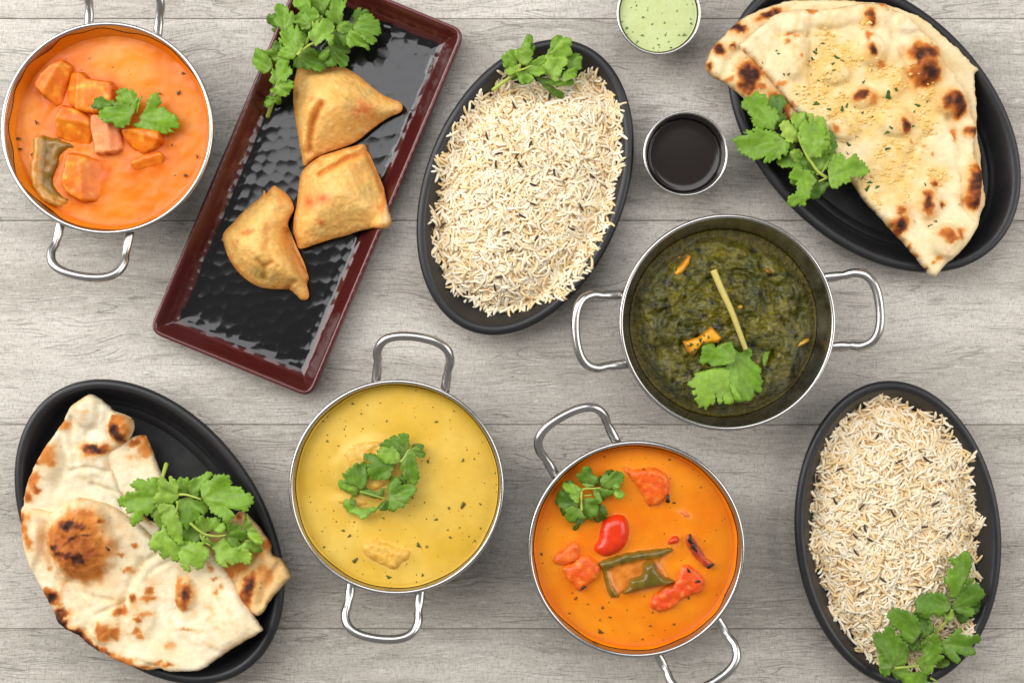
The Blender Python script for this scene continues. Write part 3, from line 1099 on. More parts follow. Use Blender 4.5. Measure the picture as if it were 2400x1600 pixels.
tag(o, "rectangular maroon glazed tray with a hammered black middle, holding the samosas", "tray")


K_ = zoom(500, 140, 2.7043)


def samosa(label, pts, Hm, zb, seed, grooves=(), steps=(), spots=(), power=0.55, it=18, rolls=(), pale=None):
    poly = catmull(WP(B(pts), zb + 0.012), 0.0012)
    V2, F = fill(poly, 0.0012)
    d = dist_line(V2, poly, True)
    dm = d.max()
    z = np.minimum(1, d / dm) ** power
    z = smooth_field(z, F, it)
    z = Hm * z * (1 + 0.05 * fbm(V2[:, 0], V2[:, 1], 26, 2, seed)) + 0.0009 * fbm(V2[:, 0], V2[:, 1], 14, 3, seed + 1)
    bl = np.clip(fbm(V2[:, 0], V2[:, 1], 7.5, 2, seed + 2) - 0.15, 0, 1)
    z += 0.0011 * bl + 0.00045 * fbm(V2[:, 0], V2[:, 1], 3.4, 2, seed + 21)
    z *= sstep(-0.002, 0.0035, d) * 0.35 + 0.65
    for p, dep, w in grooves:
        q = dist_line(V2, catmull(WP(K_(p), zb + 0.02), 0.003, closed=False))
        z -= dep * np.exp(-(q / w) ** 2)
    for p, hgt, w in rolls:
        q = dist_line(V2, catmull(WP(K_(p), zb + 0.02), 0.003, closed=False))
        z += hgt * np.exp(-(q / w) ** 2)
    for p, hgt, w in steps:
        q = side_dist(V2, catmull(WP(K_(p), zb + 0.02), 0.003, closed=False))
        z += hgt * (np.where(q > 0, 1, -1) * (1 - np.exp(-(np.abs(q) / 0.0009) ** 2))) * np.exp(-np.abs(q) / w)
    bz = np.maximum(zb, 0.0015 + np.interp(sdist(V2, tpoly), [0.0, 0.0038, 0.008, 0.0125, 0.0165, 0.021], [0.0200, 0.0188, 0.0132, 0.0083, 0.0062, 0.0054]))
    z = np.maximum(zb + z, bz + 0.005 * np.minimum(1, d / 0.004) ** 0.5 + 0.0008)
    V, FF = solid(V2, F, z, bz, 0.03)
    k = np.clip(0.5 + 0.5 * fbm(V2[:, 0], V2[:, 1], 30, 4, seed + 3), 0, 1)
    col = mixc(S(232, 162, 72), S(245, 200, 118), k)
    col = mixc(col, S(240, 196, 116), np.clip(bl * 2.2, 0, 0.8))
    col = mixc(col, S(198, 112, 36), np.clip(fbm(V2[:, 0], V2[:, 1], 16, 4, seed + 6) * 1.5 - 0.5, 0, 0.55))
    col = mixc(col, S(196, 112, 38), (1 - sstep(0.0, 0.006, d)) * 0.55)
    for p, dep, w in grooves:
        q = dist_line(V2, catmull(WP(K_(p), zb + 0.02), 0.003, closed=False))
        col = mixc(col, S(196, 108, 30), np.exp(-(q / w) ** 2) * 0.6)  # darker creases: mostly occlusion shade painted into the crust colour
    if pale is not None:
        q = side_dist(V2, catmull(WP(K_(pale), zb + 0.02), 0.003, closed=False))
        col = mixc(col, S(240, 208, 150), sstep(0, 0.002, q) * np.exp(-np.abs(q) / 0.012) * np.clip(0.6 + fbm(V2[:, 0], V2[:, 1], 8, 3, seed + 9), 0, 1))
    for u, v, r, cc, st in spots:
        c0 = WP(B([(u, v)]), zb + 0.02)[0]
        rr = np.hypot(V2[:, 0] - c0[0], V2[:, 1] - c0[1]) / (r / 1.6684 * W0 / 2400)
        col = mixc(col, cc, np.clip(np.exp(-rr ** 2) * st * (1 + 0.8 * fbm(V2[:, 0], V2[:, 1], 8, 3, seed + 7)), 0, 1))
    o = make("samosa", V, FF, M["samosa"], None, np.concatenate([col, col]))
    return tag(o, label, "samosa", "samosas on the maroon tray")


RED = S(214, 104, 44)
OLV = S(176, 148, 70)
samosa("samosa touching the big coriander bunch, its point aimed at the rice dish", [(590, 262), (610, 255), (660, 262), (700, 262), (760, 255), (790, 265), (830, 290), (880, 330), (920, 362), (960, 380), (995, 395), (1005, 415), (995, 435), (960, 450), (920, 475), (880, 505), (830, 545), (780, 570), (720, 590), (660, 615), (625, 642), (612, 640), (608, 610), (600, 560), (590, 500), (580, 440), (575, 380), (578, 320), (585, 285)],
       0.034, 0.006, 101, grooves=[([(692, 290), (655, 350), (625, 425), (608, 495), (598, 565)], 0.0075, 0.0030)], rolls=[([(620, 320), (575, 420), (565, 530)], 0.0035, 0.0060)], it=40,
       spots=[(850, 430, 40, RED, .8), (800, 405, 25, OLV, .7), (870, 365, 26, S(206, 176, 106), .7), (620, 320, 20, S(226, 186, 110), .7)])
samosa("broad samosa in the middle of the row, overhanging the tray rim", [(850, 560), (870, 590), (885, 620), (910, 680), (930, 730), (945, 790), (955, 830), (965, 860), (960, 885), (935, 897), (890, 893), (840, 900), (780, 920), (720, 935), (660, 955), (600, 970), (585, 935), (575, 890), (580, 840), (590, 790), (597, 720), (605, 680), (625, 650), (680, 610), (740, 590), (800, 572)],
       0.032, 0.008, 102, grooves=[([(672, 722), (760, 672), (840, 618), (900, 592), (965, 556)], 0.0065, 0.0021), ([(965, 585), (1010, 680), (1050, 780), (1078, 900), (1072, 980), (1088, 1060)], 0.0035, 0.0017)], rolls=[([(720, 740), (800, 690), (960, 610)], 0.003, 0.0055), ([(600, 670), (700, 630), (850, 565)], 0.002, 0.004)], it=60, pale=[(1060, 760), (1082, 900), (1070, 980), (1080, 1070)],
       spots=[(640, 790, 30, RED, .75), (700, 785, 34, RED, .7), (690, 870, 14, RED, .7), (860, 745, 30, OLV, .5)])
samosa("samosa with a split side seam lying lowest on the tray", [(500, 722), (522, 735), (545, 750), (570, 780), (580, 815), (565, 845), (556, 878), (575, 930), (600, 985), (622, 1035), (634, 1085), (628, 1105), (637, 1150), (628, 1170), (605, 1170), (585, 1150), (560, 1132), (500, 1130), (440, 1120), (390, 1090), (350, 1050), (320, 1000), (300, 935), (305, 905), (340, 870), (370, 835), (410, 800), (452, 765), (460, 740), (470, 755), (485, 735)],
       0.036, 0.006, 103, grooves=[([(452, 1085), (478, 1190), (528, 1300), (578, 1395)], 0.013, 0.0022), ([(185, 1098), (225, 1104), (265, 1088)], 0.0016, 0.0016), ([(290, 1270), (330, 1330), (320, 1380)], 0.002, 0.002), ([(330, 1310), (380, 1290)], 0.002, 0.002), ([(460, 1450), (510, 1400)], 0.002, 0.002)], rolls=[([(430, 900), (480, 930), (440, 1010)], 0.003, 0.006), ([(400, 1050), (430, 1200), (500, 1370)], 0.003, 0.007)], it=50,
       spots=[(450, 1060, 30, OLV, .6), (405, 905, 16, RED, .5), (530, 770, 26, RED, .4)])

a = zoom(580, 0, 5.6)
sprig("big bunch of coriander hanging over the maroon tray's edge behind the samosas", a, 0.012, [
    ([(1090, 600), (1180, 570), (1280, 580), (1330, 640), (1320, 720), (1310, 790), (1270, 860), (1160, 870), (1080, 870), (1020, 830), (1030, 760), (1070, 690)], (1080, 620), 0.25),
    ([(660, 730), (740, 650), (830, 640), (890, 690), (930, 750), (1000, 780), (1010, 860), (940, 920), (820, 910), (700, 880), (630, 880), (610, 780)], (660, 725), 0.32),
    ([(310, 650), (330, 590), (380, 550), (440, 590), (450, 640), (400, 680), (340, 690)], (430, 690), 0.2),
    ([(230, 1330), (300, 1290), (370, 1280), (430, 1280), (430, 1330), (370, 1350), (290, 1385), (235, 1390)], (350, 1320), 0.4),
    ([(790, -20), (1060, -20), (1050, 60), (1010, 120), (990, 200), (960, 160), (890, 100), (830, 40)], (985, 200), 0.4),
    ([(1100, 60), (1110, -20), (1280, -20), (1280, 60), (1240, 150), (1230, 290), (1150, 290), (1060, 230), (1020, 140), (1080, 110)], (1190, 300), 0.42),
    ([(620, 210), (670, 160), (760, 150), (820, 200), (850, 290), (830, 380), (760, 370), (720, 380), (680, 310), (620, 290)], (850, 330), 0.36),
    ([(345, 290), (380, 200), (360, 120), (380, 70), (430, 50), (470, 80), (510, 100), (560, 150), (610, 210), (600, 330), (540, 350), (505, 420), (450, 410), (410, 340)], (480, 420), 0.42),
    ([(605, 50), (610, -20), (780, -20), (840, 80), (920, 170), (935, 230), (880, 260), (860, 350), (835, 330), (820, 220), (780, 160), (700, 140), (650, 80)], (860, 345), 0.48),
    ([(1060, 600), (1065, 670), (1040, 740), (980, 770), (930, 740), (960, 690), (1000, 650)], (1060, 600), 0.35),
    ([(1120, 380), (1200, 400), (1290, 440), (1310, 540), (1280, 590), (1180, 560), (1110, 520)], (1120, 390), 0.12),
    ([(1370, 330), (1450, 280), (1490, 200), (1560, 180), (1620, 185), (1660, 230), (1710, 270), (1720, 350), (1735, 410), (1710, 470), (1680, 540), (1640, 580), (1560, 540), (1480, 470), (1400, 400)], (1360, 350), 0.33),
    ([(1160, 360), (1220, 300), (1330, 290), (1380, 340), (1350, 380), (1290, 420), (1240, 440), (1190, 400)], (1130, 360), 0.38),
    ([(1290, 430), (1340, 400), (1420, 430), (1500, 480), (1560, 570), (1585, 630), (1500, 590), (1420, 590), (1340, 610), (1310, 560)], (1290, 430), 0.42),
    ([(65, 780), (90, 720), (120, 650), (190, 660), (240, 720), (290, 780), (325, 850), (310, 890), (270, 930), (190, 945), (140, 900), (90, 850)], (310, 880), 0.38),
    ([(245, 690), (300, 660), (380, 690), (430, 700), (430, 790), (360, 780), (300, 750)], (430, 740), 0.45),
    ([(390, 820), (460, 760), (530, 780), (545, 880), (580, 950), (530, 1000), (500, 1070), (420, 1080), (360, 1110), (310, 1080), (300, 1040), (330, 1000), (320, 940), (370, 870)], (390, 1090), 0.4),
    ([(370, 1100), (420, 1060), (480, 1080), (540, 1060), (590, 1080), (590, 1140), (520, 1170), (520, 1240), (450, 1255), (390, 1240), (320, 1210), (340, 1170)], (370, 1130), 0.55),
    ([(920, 280), (1000, 250), (1100, 280), (1120, 370), (1115, 480), (1110, 560), (1090, 600), (1060, 530), (1000, 510), (950, 560), (890, 610), (870, 560), (820, 520), (810, 460), (850, 400), (870, 330)], (870, 560), 0.55),
    ([(520, 370), (560, 340), (610, 325), (650, 345), (665, 400), (700, 440), (705, 510), (690, 560), (720, 580), (715, 640), (690, 700), (640, 720), (600, 770), (540, 770), (470, 750), (420, 720), (430, 650), (500, 610), (440, 550), (430, 480), (440, 420), (500, 400), (530, 440)], (640, 710), 0.52),
], [
    ([(262, 1535), (300, 1430), (340, 1320), (375, 1220)], -0.003, 0.02, 0.0017, 0.75),
    ([(650, 725), (720, 660), (800, 600), (880, 560)], 0.028, 0.027, 0.0011, 0.75),
    ([(870, 370), (850, 260), (810, 130)], 0.02, 0.016, 0.0009, 0.5),
    ([(770, 590), (810, 480), (850, 380), (980, 210)], 0.012, 0.02, 0.0011, 0.5),
], seed=21, dz=0.0012, curl=1.25, under=0.75)


# ---- rice
def grain_mesh(i):
    r_ = np.random.default_rng(500 + i)
    L, w = r_.uniform(0.0086, 0.0132), r_.uniform(0.00104, 0.00126)
    bend, n, seg = r_.uniform(-0.0022, 0.0022), 8, 6
    V, F = [], []
    for k in range(n):
        t = k / (n - 1) * 2 - 1
        rad = w * max(0.22, (1 - abs(t) ** 5.0)) ** 0.5
        p = np.array([t * L / 2, bend * (1 - t * t), 0.0006 * math.sin(t * 2 + i)])
        for j in range(seg):
            a = 2 * math.pi * j / seg
            V.append(p + [0, rad * math.cos(a), rad * 0.85 * math.sin(a)])
    for k in range(n - 1):
        for j in range(seg):
            a, b = k * seg + j, k * seg + (j + 1) % seg
            F.append((a, b, b + seg, a + seg))
    F += [tuple(reversed(range(seg))), tuple(range((n - 1) * seg, n * seg))]
    tint = [S(243, 230, 202), S(245, 235, 213), S(240, 220, 180), S(242, 227, 194), S(244, 232, 206), S(237, 209, 158)][i % 6]
    return np.array(V), F, tint


GR = [grain_mesh(i) for i in range(24)]
GM = []
for V, F, tint in GR:
    me = mesh_data("rice_grain", V, F, np.broadcast_to(tint, (len(V), 3)))
    me.materials.append(M["rice"])
    GM.append(me)


def rotm(az, el, ro):
    ca, sa, ce, se, cr, sr = math.cos(az), math.sin(az), math.cos(el), math.sin(el), math.cos(ro), math.sin(ro)
    Rz = np.array([[ca, -sa, 0], [sa, ca, 0], [0, 0, 1]])
    Ry = np.array([[ce, 0, -se], [0, 1, 0], [se, 0, ce]])
    Rx = np.array([[1, 0, 0], [0, cr, -sr], [0, sr, cr]])
    return Rz @ Ry @ Rx


def rice(label, pts, conv, dist_in, seeds, n_grain, seed, strays=()):
    zf = 0.0080
    poly = catmull(WP(conv(pts), 0.02), 0.004)
    c = poly.mean(0)
    inner = c + (poly - c) * 0.955
    V2, F = fill(inner, 0.0045)
    d = dist_line(V2, inner, True)

    def height(Q, dq):
        h = 0.0215 * (1 - np.exp(-np.maximum(dq, 0) / 0.019)) + 0.0016 * fbm(Q[:, 0], Q[:, 1], 30, 2, seed) * sstep(0, 0.01, dq)
        floor = np.interp(dist_in(Q), [0.003, 0.0085, 0.0115, 0.015, 0.018, 0.0215], [0.027, 0.0236, 0.019, 0.013, 0.0095, 0.0080])
        return np.maximum(floor, zf) * 1.0 + h * sstep(0.0, 0.05, dist_in(Q) + 0.03)
    z = height(V2, d) - 0.0004
    V, FF = solid(V2, F, z, zf - 0.0002, 0.05)
    t = thing("rice_heap", label, "rice", (c[0], c[1], zf), "heaps of cumin rice")
    col = np.broadcast_to(S(246, 222, 172), (len(V), 3))
    make("rice_bed", V, FF, M["rice"], t, col)["kind"] = "stuff"
    r_ = np.random.default_rng(seed)
    lo, hi = poly.min(0), poly.max(0)
    Q = []
    while len(Q) < n_grain:
        q = r_.uniform(lo, hi, (4000, 2))
        Q += q[inside(q, poly)].tolist()
    Q = np.array(Q[:n_grain])
    dq = sdist(Q, inner)
    zq = height(Q, dq) + r_.uniform(-0.0010, 0.0030, n_grain)
    order = np.argsort(-(zq - height(Q, dq)) + 0.002 * r_.uniform(0, 1, n_grain))
    eps = 0.002
    gx = (height(Q + [eps, 0], sdist(Q + [eps, 0], inner)) - height(Q - [eps, 0], sdist(Q - [eps, 0], inner))) / (2 * eps)
    gy = (height(Q + [0, eps], sdist(Q + [0, eps], inner)) - height(Q - [0, eps], sdist(Q - [0, eps], inner))) / (2 * eps)
    BV, BF, BC, nb = [], [], [], 0
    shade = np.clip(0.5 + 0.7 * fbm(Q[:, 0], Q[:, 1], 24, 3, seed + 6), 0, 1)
    for rank, i in enumerate(order):
        gi = int(r_.integers(0, 24))
        az = r_.uniform(0, 2 * math.pi)
        slope = math.atan(np.clip(gx[i] * math.cos(az) + gy[i] * math.sin(az), -0.9, 0.9))
        el = slope + r_.normal(0, 0.085)
        ro = r_.uniform(0, 2 * math.pi)
        if rank < 290:
            o = bpy.data.objects.new("rice_grain", GM[gi])
            C.objects.link(o)
            o.parent = t
            o.location = (Q[i, 0] - c[0], Q[i, 1] - c[1], zq[i] - zf)
            o.rotation_euler = (ro, -el, az)
        else:
            V, F, tint = GR[gi]
            Rm = rotm(az, el, ro)
            BV.append(V @ Rm.T + [Q[i, 0], Q[i, 1], zq[i]])
            BF += [tuple(k + nb for k in f) for f in F]
            tc = tint * (1 - 0.18 * shade[i] * np.array([0.12, 0.5, 1.0]) * (zq[i] < height(Q[i:i + 1], dq[i:i + 1])[0] + 0.0008))  # low-lying grains go darker and golden: shade between grains put into their colour
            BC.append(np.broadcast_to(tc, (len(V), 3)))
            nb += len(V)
    for px, py, az in strays:
        x, y = W(px, py, 0.012)
        o = bpy.data.objects.new("rice_grain", GM[3])
        C.objects.link(o)
        o.parent = t
        o.location = (x - c[0], y - c[1], 0.0105 - zf)
        o.rotation_euler = (0, 0, az)
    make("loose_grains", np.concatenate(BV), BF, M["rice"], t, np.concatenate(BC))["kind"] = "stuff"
    sp = conv(seeds)
    V, F, _ = GR[0]
    if "cumin" not in FLECK:
        me = mesh_data("cumin_seed", np.column_stack([V[:, 0] * 0.58, V[:, 1] * 0.62, V[:, 2] * 0.7]), F)
        me.materials.append(M["cumin"])
        FLECK["cumin"] = me
    for px, py in sp:
        x, y = W(px, py, 0.031)
        q = np.array([[x, y]])
        zz = height(q, sdist(q, inner))[0] + 0.0044
        o = bpy.data.objects.new("cumin_seed", FLECK["cumin"])
        C.objects.link(o)
        o.parent = t
        o.location = (x - c[0], y - c[1], zz - zf)
        o.rotation_euler = (0, r_.uniform(-0.2, 0.2), r_.uniform(0, math.pi))


dA, inA = dish(1231, 437.7, 362, 235, 21.5, "black oval dish of rice between the maroon tray and the dark sauce cup", False)
rice("heap of cumin rice on the dish between the maroon tray and the dark sauce cup", [(465, 215), (500, 262), (600, 270), (820, 250), (860, 225), (930, 240), (955, 290), (1010, 330), (1045, 400), (1050, 430), (1040, 520), (1060, 565), (1045, 600), (1050, 660), (1050, 690), (1035, 760), (1015, 800), (1005, 850), (1010, 900), (985, 990), (930, 1080), (915, 1150), (875, 1220), (830, 1260), (765, 1345), (720, 1360), (650, 1370), (590, 1405), (550, 1410), (480, 1420), (380, 1415), (340, 1375), (250, 1330), (195, 1295), (170, 1220), (115, 1115), (125, 1040), (110, 965), (120, 870), (150, 800), (130, 740), (160, 640), (205, 590), (220, 525), (265, 470), (305, 390), (350, 350), (420, 315)],
     Cc, inA, [(385, 547), (600, 592), (443, 637), (535, 647), (720, 730), (615, 790), (610, 883), (560, 945), (805, 1005), (480, 1030), (500, 1120), (445, 1250), (425, 1300), (160, 985), (855, 900), (700, 340), (580, 368), (520, 390), (910, 740), (550, 690), (430, 690), (630, 1060)], 4600, 301, [(1087, 716, 1.2)])
dB, inB = dish(2107, 1252, 361, 242, -5.5, "black oval dish of rice in the lower right corner", False)
rice("heap of cumin rice on the dish in the lower right corner", [(465, 130), (510, 140), (590, 155), (650, 175), (690, 195), (760, 225), (815, 265), (835, 320), (885, 370), (935, 425), (935, 500), (950, 590), (960, 680), (1000, 770), (955, 840), (980, 890), (980, 970), (980, 1090), (930, 1200), (930, 1320), (850, 1340), (800, 1400), (730, 1480), (620, 1510), (480, 1475), (390, 1420), (305, 1300), (255, 1255), (225, 1150), (185, 1010), (135, 910), (145, 820), (140, 740), (155, 590), (180, 480), (190, 400), (245, 320), (295, 245), (370, 195)],
     J, inB, [(472, 335), (720, 443), (575, 455), (390, 685), (405, 790), (358, 830), (428, 845), (362, 912), (668, 1080), (390, 1125), (490, 1045), (700, 785), (835, 830), (540, 712), (762, 670), (265, 658), (185, 550), (290, 500)], 4600, 302)

b = zoom(1150, 70, 9.8)
sprig("coriander sprig lying across the dish rim at the top of the rice heap", b, 0.029, [
    ([(1730, 620), (1850, 580), (1950, 550), (2060, 570), (2080, 640), (2060, 760), (2070, 850), (2020, 920), (1900, 900), (1780, 860), (1720, 740)], (1640, 700), 0.3),
    ([(1120, 1170), (1200, 1110), (1300, 1080), (1450, 1140), (1600, 1160), (1780, 1160), (1900, 1140), (1920, 1230), (1850, 1270), (1600, 1285), (1380, 1250), (1220, 1210)], (1150, 1050), 0.45, .4),
    ([(840, 150), (910, 120), (945, 200), (950, 260), (900, 320), (910, 380), (820, 430), (740, 470), (640, 560), (560, 540), (680, 420), (760, 300)], (650, 700), 0.48),
    ([(270, 610), (350, 570), (420, 480), (520, 460), (560, 540), (600, 640), (620, 740), (540, 830), (400, 850), (340, 860), (290, 780), (300, 700)], (630, 770), 0.52),
    ([(390, 870), (500, 840), (600, 800), (650, 850), (620, 930), (540, 1000), (430, 1030), (360, 980)], (640, 930), 0.6),
    ([(830, 830), (900, 760), (1000, 730), (1120, 650), (1260, 600), (1300, 700), (1260, 790), (1180, 810), (1050, 820), (930, 850)], (700, 920), 0.55),
    ([(1270, 590), (1400, 500), (1480, 460), (1520, 360), (1590, 270), (1660, 200), (1800, 210), (1840, 330), (1800, 400), (1845, 490), (1830, 570), (1720, 610), (1560, 640), (1400, 600)], (1260, 600), 0.62),
    ([(1250, 600), (1400, 620), (1550, 640), (1700, 620), (1740, 740), (1700, 860), (1620, 950), (1560, 1100), (1480, 1150), (1380, 1080), (1270, 1030), (1220, 940), (1210, 800), (1300, 720)], (1280, 1040), 0.64),
    ([(1620, 1080), (1700, 980), (1830, 900), (1950, 880), (1960, 1000), (1930, 1080), (1820, 1120), (1720, 1180), (1640, 1160)], (1600, 1100), 0.52),
    ([(620, 970), (740, 940), (830, 930), (880, 1000), (960, 1080), (950, 1180), (880, 1210), (830, 1200), (790, 1190), (740, 1260), (680, 1180), (630, 1080)], (720, 930), 0.55),
    ([(830, 890), (960, 820), (1100, 830), (1200, 870), (1250, 940), (1200, 1020), (1090, 1060), (1000, 1020), (900, 960)], (800, 900), 0.6),
    ([(560, 540), (700, 450), (850, 420), (930, 460), (960, 560), (940, 640), (880, 720), (780, 790), (680, 780), (640, 720)], (660, 780), 0.66),
], [
    ([(50, 1385), (200, 1270), (400, 1130), (560, 1000), (640, 930), (670, 800)], -0.004, 0.016, 0.0015, 0.8),
    ([(640, 940), (800, 890), (950, 820)], 0.014, 0.016, 0.0009, 0.7),
], seed=31, dz=0.0011, under=0.5)
e_ = zoom(2040, 1280, 4.9)
sprig("coriander sprig spread over the lower end of the corner rice heap", e_, 0.027, [
    ([(290, 1400), (430, 1410), (440, 1460), (560, 1450), (620, 1480), (700, 1540), (690, 1600), (450, 1600), (400, 1530), (300, 1470), (240, 1440)], (280, 1400), 0.55, .6),
    ([(770, 1350), (850, 1320), (900, 1320), (880, 1350), (800, 1390)], (760, 1370), 0.3),
    ([(110, 1260), (180, 1320), (190, 1370), (140, 1440), (115, 1420)], (200, 1380), 0.7),
    ([(430, 1090), (560, 1050), (600, 1130), (560, 1180), (480, 1190)], (580, 1090), 0.05),
    ([(600, 1100), (680, 1060), (710, 1100), (680, 1200), (630, 1240), (590, 1170)], (700, 1080), 0.4),
    ([(580, 850), (640, 790), (690, 870), (720, 930), (690, 1000), (600, 1060), (560, 960)], (640, 1050), 0.12),
    ([(840, 760), (900, 735), (950, 730), (960, 800), (920, 850), (860, 840)], (900, 850), 0.62, .3),
    ([(940, 700), (1000, 600), (1070, 480), (1130, 380), (1180, 370), (1220, 420), (1280, 510), (1290, 560), (1240, 620), (1210, 680), (1190, 770), (1150, 820), (1090, 780), (1000, 760)], (945, 715), 0.24),
    ([(870, 310), (930, 260), (970, 280), (960, 200), (900, 150), (960, 140), (980, 170), (1030, 110), (1100, 70), (1150, 110), (1165, 190), (1140, 290), (1110, 380), (1060, 460), (1010, 560), (950, 600), (930, 460), (860, 380)], (960, 700), 0.33),
    ([(540, 660), (580, 600), (650, 550), (740, 540), (830, 545), (890, 590), (930, 680), (930, 740), (850, 760), (790, 800), (720, 760), (660, 820), (560, 780)], (940, 730), 0.28),
    ([(810, 1090), (930, 1040), (1010, 960), (1070, 970), (1080, 1030), (1180, 1030), (1230, 1020), (1280, 1090), (1220, 1110), (1170, 1150), (1210, 1200), (1200, 1240), (1100, 1250), (1010, 1240), (1010, 1320), (930, 1300), (870, 1230), (810, 1190)], (800, 1100), 0.26),
    ([(45, 1060), (60, 1000), (150, 1000), (180, 940), (240, 920), (300, 960), (340, 1060), (430, 1140), (445, 1190), (420, 1260), (410, 1340), (350, 1380), (270, 1390), (220, 1480), (150, 1470), (130, 1380), (160, 1280), (130, 1230), (60, 1170), (45, 1110)], (280, 1390), 0.3),
    ([(230, 780), (300, 730), (370, 740), (430, 730), (500, 790), (560, 880), (580, 970), (560, 1050), (500, 1110), (430, 1090), (370, 1040), (340, 970), (280, 920), (250, 870)], (580, 1090), 0.28),
    ([(650, 990), (740, 1010), (790, 1080), (810, 1180), (830, 1280), (760, 1340), (700, 1440), (640, 1470), (590, 1420), (550, 1340), (600, 1280), (660, 1230), (690, 1130), (700, 1060)], (560, 1380), 0.34),
], [
    ([(735, 1000), (800, 930), (870, 860), (910, 790), (940, 720)], 0.003, 0.010, 0.0012, 0.5),
    ([(280, 1395), (400, 1385), (560, 1365)], 0.008, 0.014, 0.0011, 0.55),
    ([(690, 1510), (740, 1535), (790, 1580)], 0.002, 0.000, 0.0009, 0.5),
], seed=32, dz=0.0010, under=0.4)

# ---- sauce cups
xg, yg, Rg, zc = cup(1544.3, 29.7, 101.4, "small steel cup of pale green chutney at the top edge")
cw = lambda R, zr: (lambda z: R * (0.685 + 0.265 * (z / zr)) - 0.0004)
GRN = lambda P, d: mixc(S(196, 206, 146), S(186, 196, 128), np.clip(0.5 + 0.5 * fbm(P[:, 0], P[:, 1], 15, 3, 71), 0, 1))
oc = sauce("chutney", "pale green herb-flecked chutney filling a small steel cup", "chutney", xg, yg, Rg, 0.0300, lambda P, d: 0.0003 * fbm(P[:, 0], P[:, 1], 14, 2, 70), GRN, M["chutney"], wall=cw(Rg, zc), nr=40, nt=140)
flecks(oc, "herb_fleck", [tuple(D([(u, v)])[0]) + (s * .7, .7, u * .1) for u, v, s in [(355, 187, 4), (450, 176, 5), (650, 148, 4), (652, 182, 5), (160, 217, 7), (280, 272, 6), (285, 135, 5), (395, 296, 4), (405, 345, 5), (245, 318, 4), (235, 330, 4), (545, 85, 4), (235, 45, 4), (125, 168, 4), (600, 268, 7), (455, 270, 4), (560, 270, 4), (365, 370, 4), (480, 322, 3), (320, 80, 3), (195, 60, 3), (500, 365, 4), (165, 265, 3)]], 0.0302, S(98, 120, 52), M["veg"])
xd, yd, Rd, zc = cup(1607, 360, 101.8, "small steel cup of near-black sauce between rice dish and garlic naan")
sauce("tamarind_sauce", "glossy near-black sauce in the small steel cup beside the rice", "sauce", xd, yd, Rd, 0.0215, lambda P, d: 0.0010 * np.exp(-d / 0.0016), lambda P, d: np.broadcast_to(S(34, 26, 23), (len(P), 3)), M["dark_sauce"], film=0.003, wall=cw(Rd, zc), nr=40, nt=140)


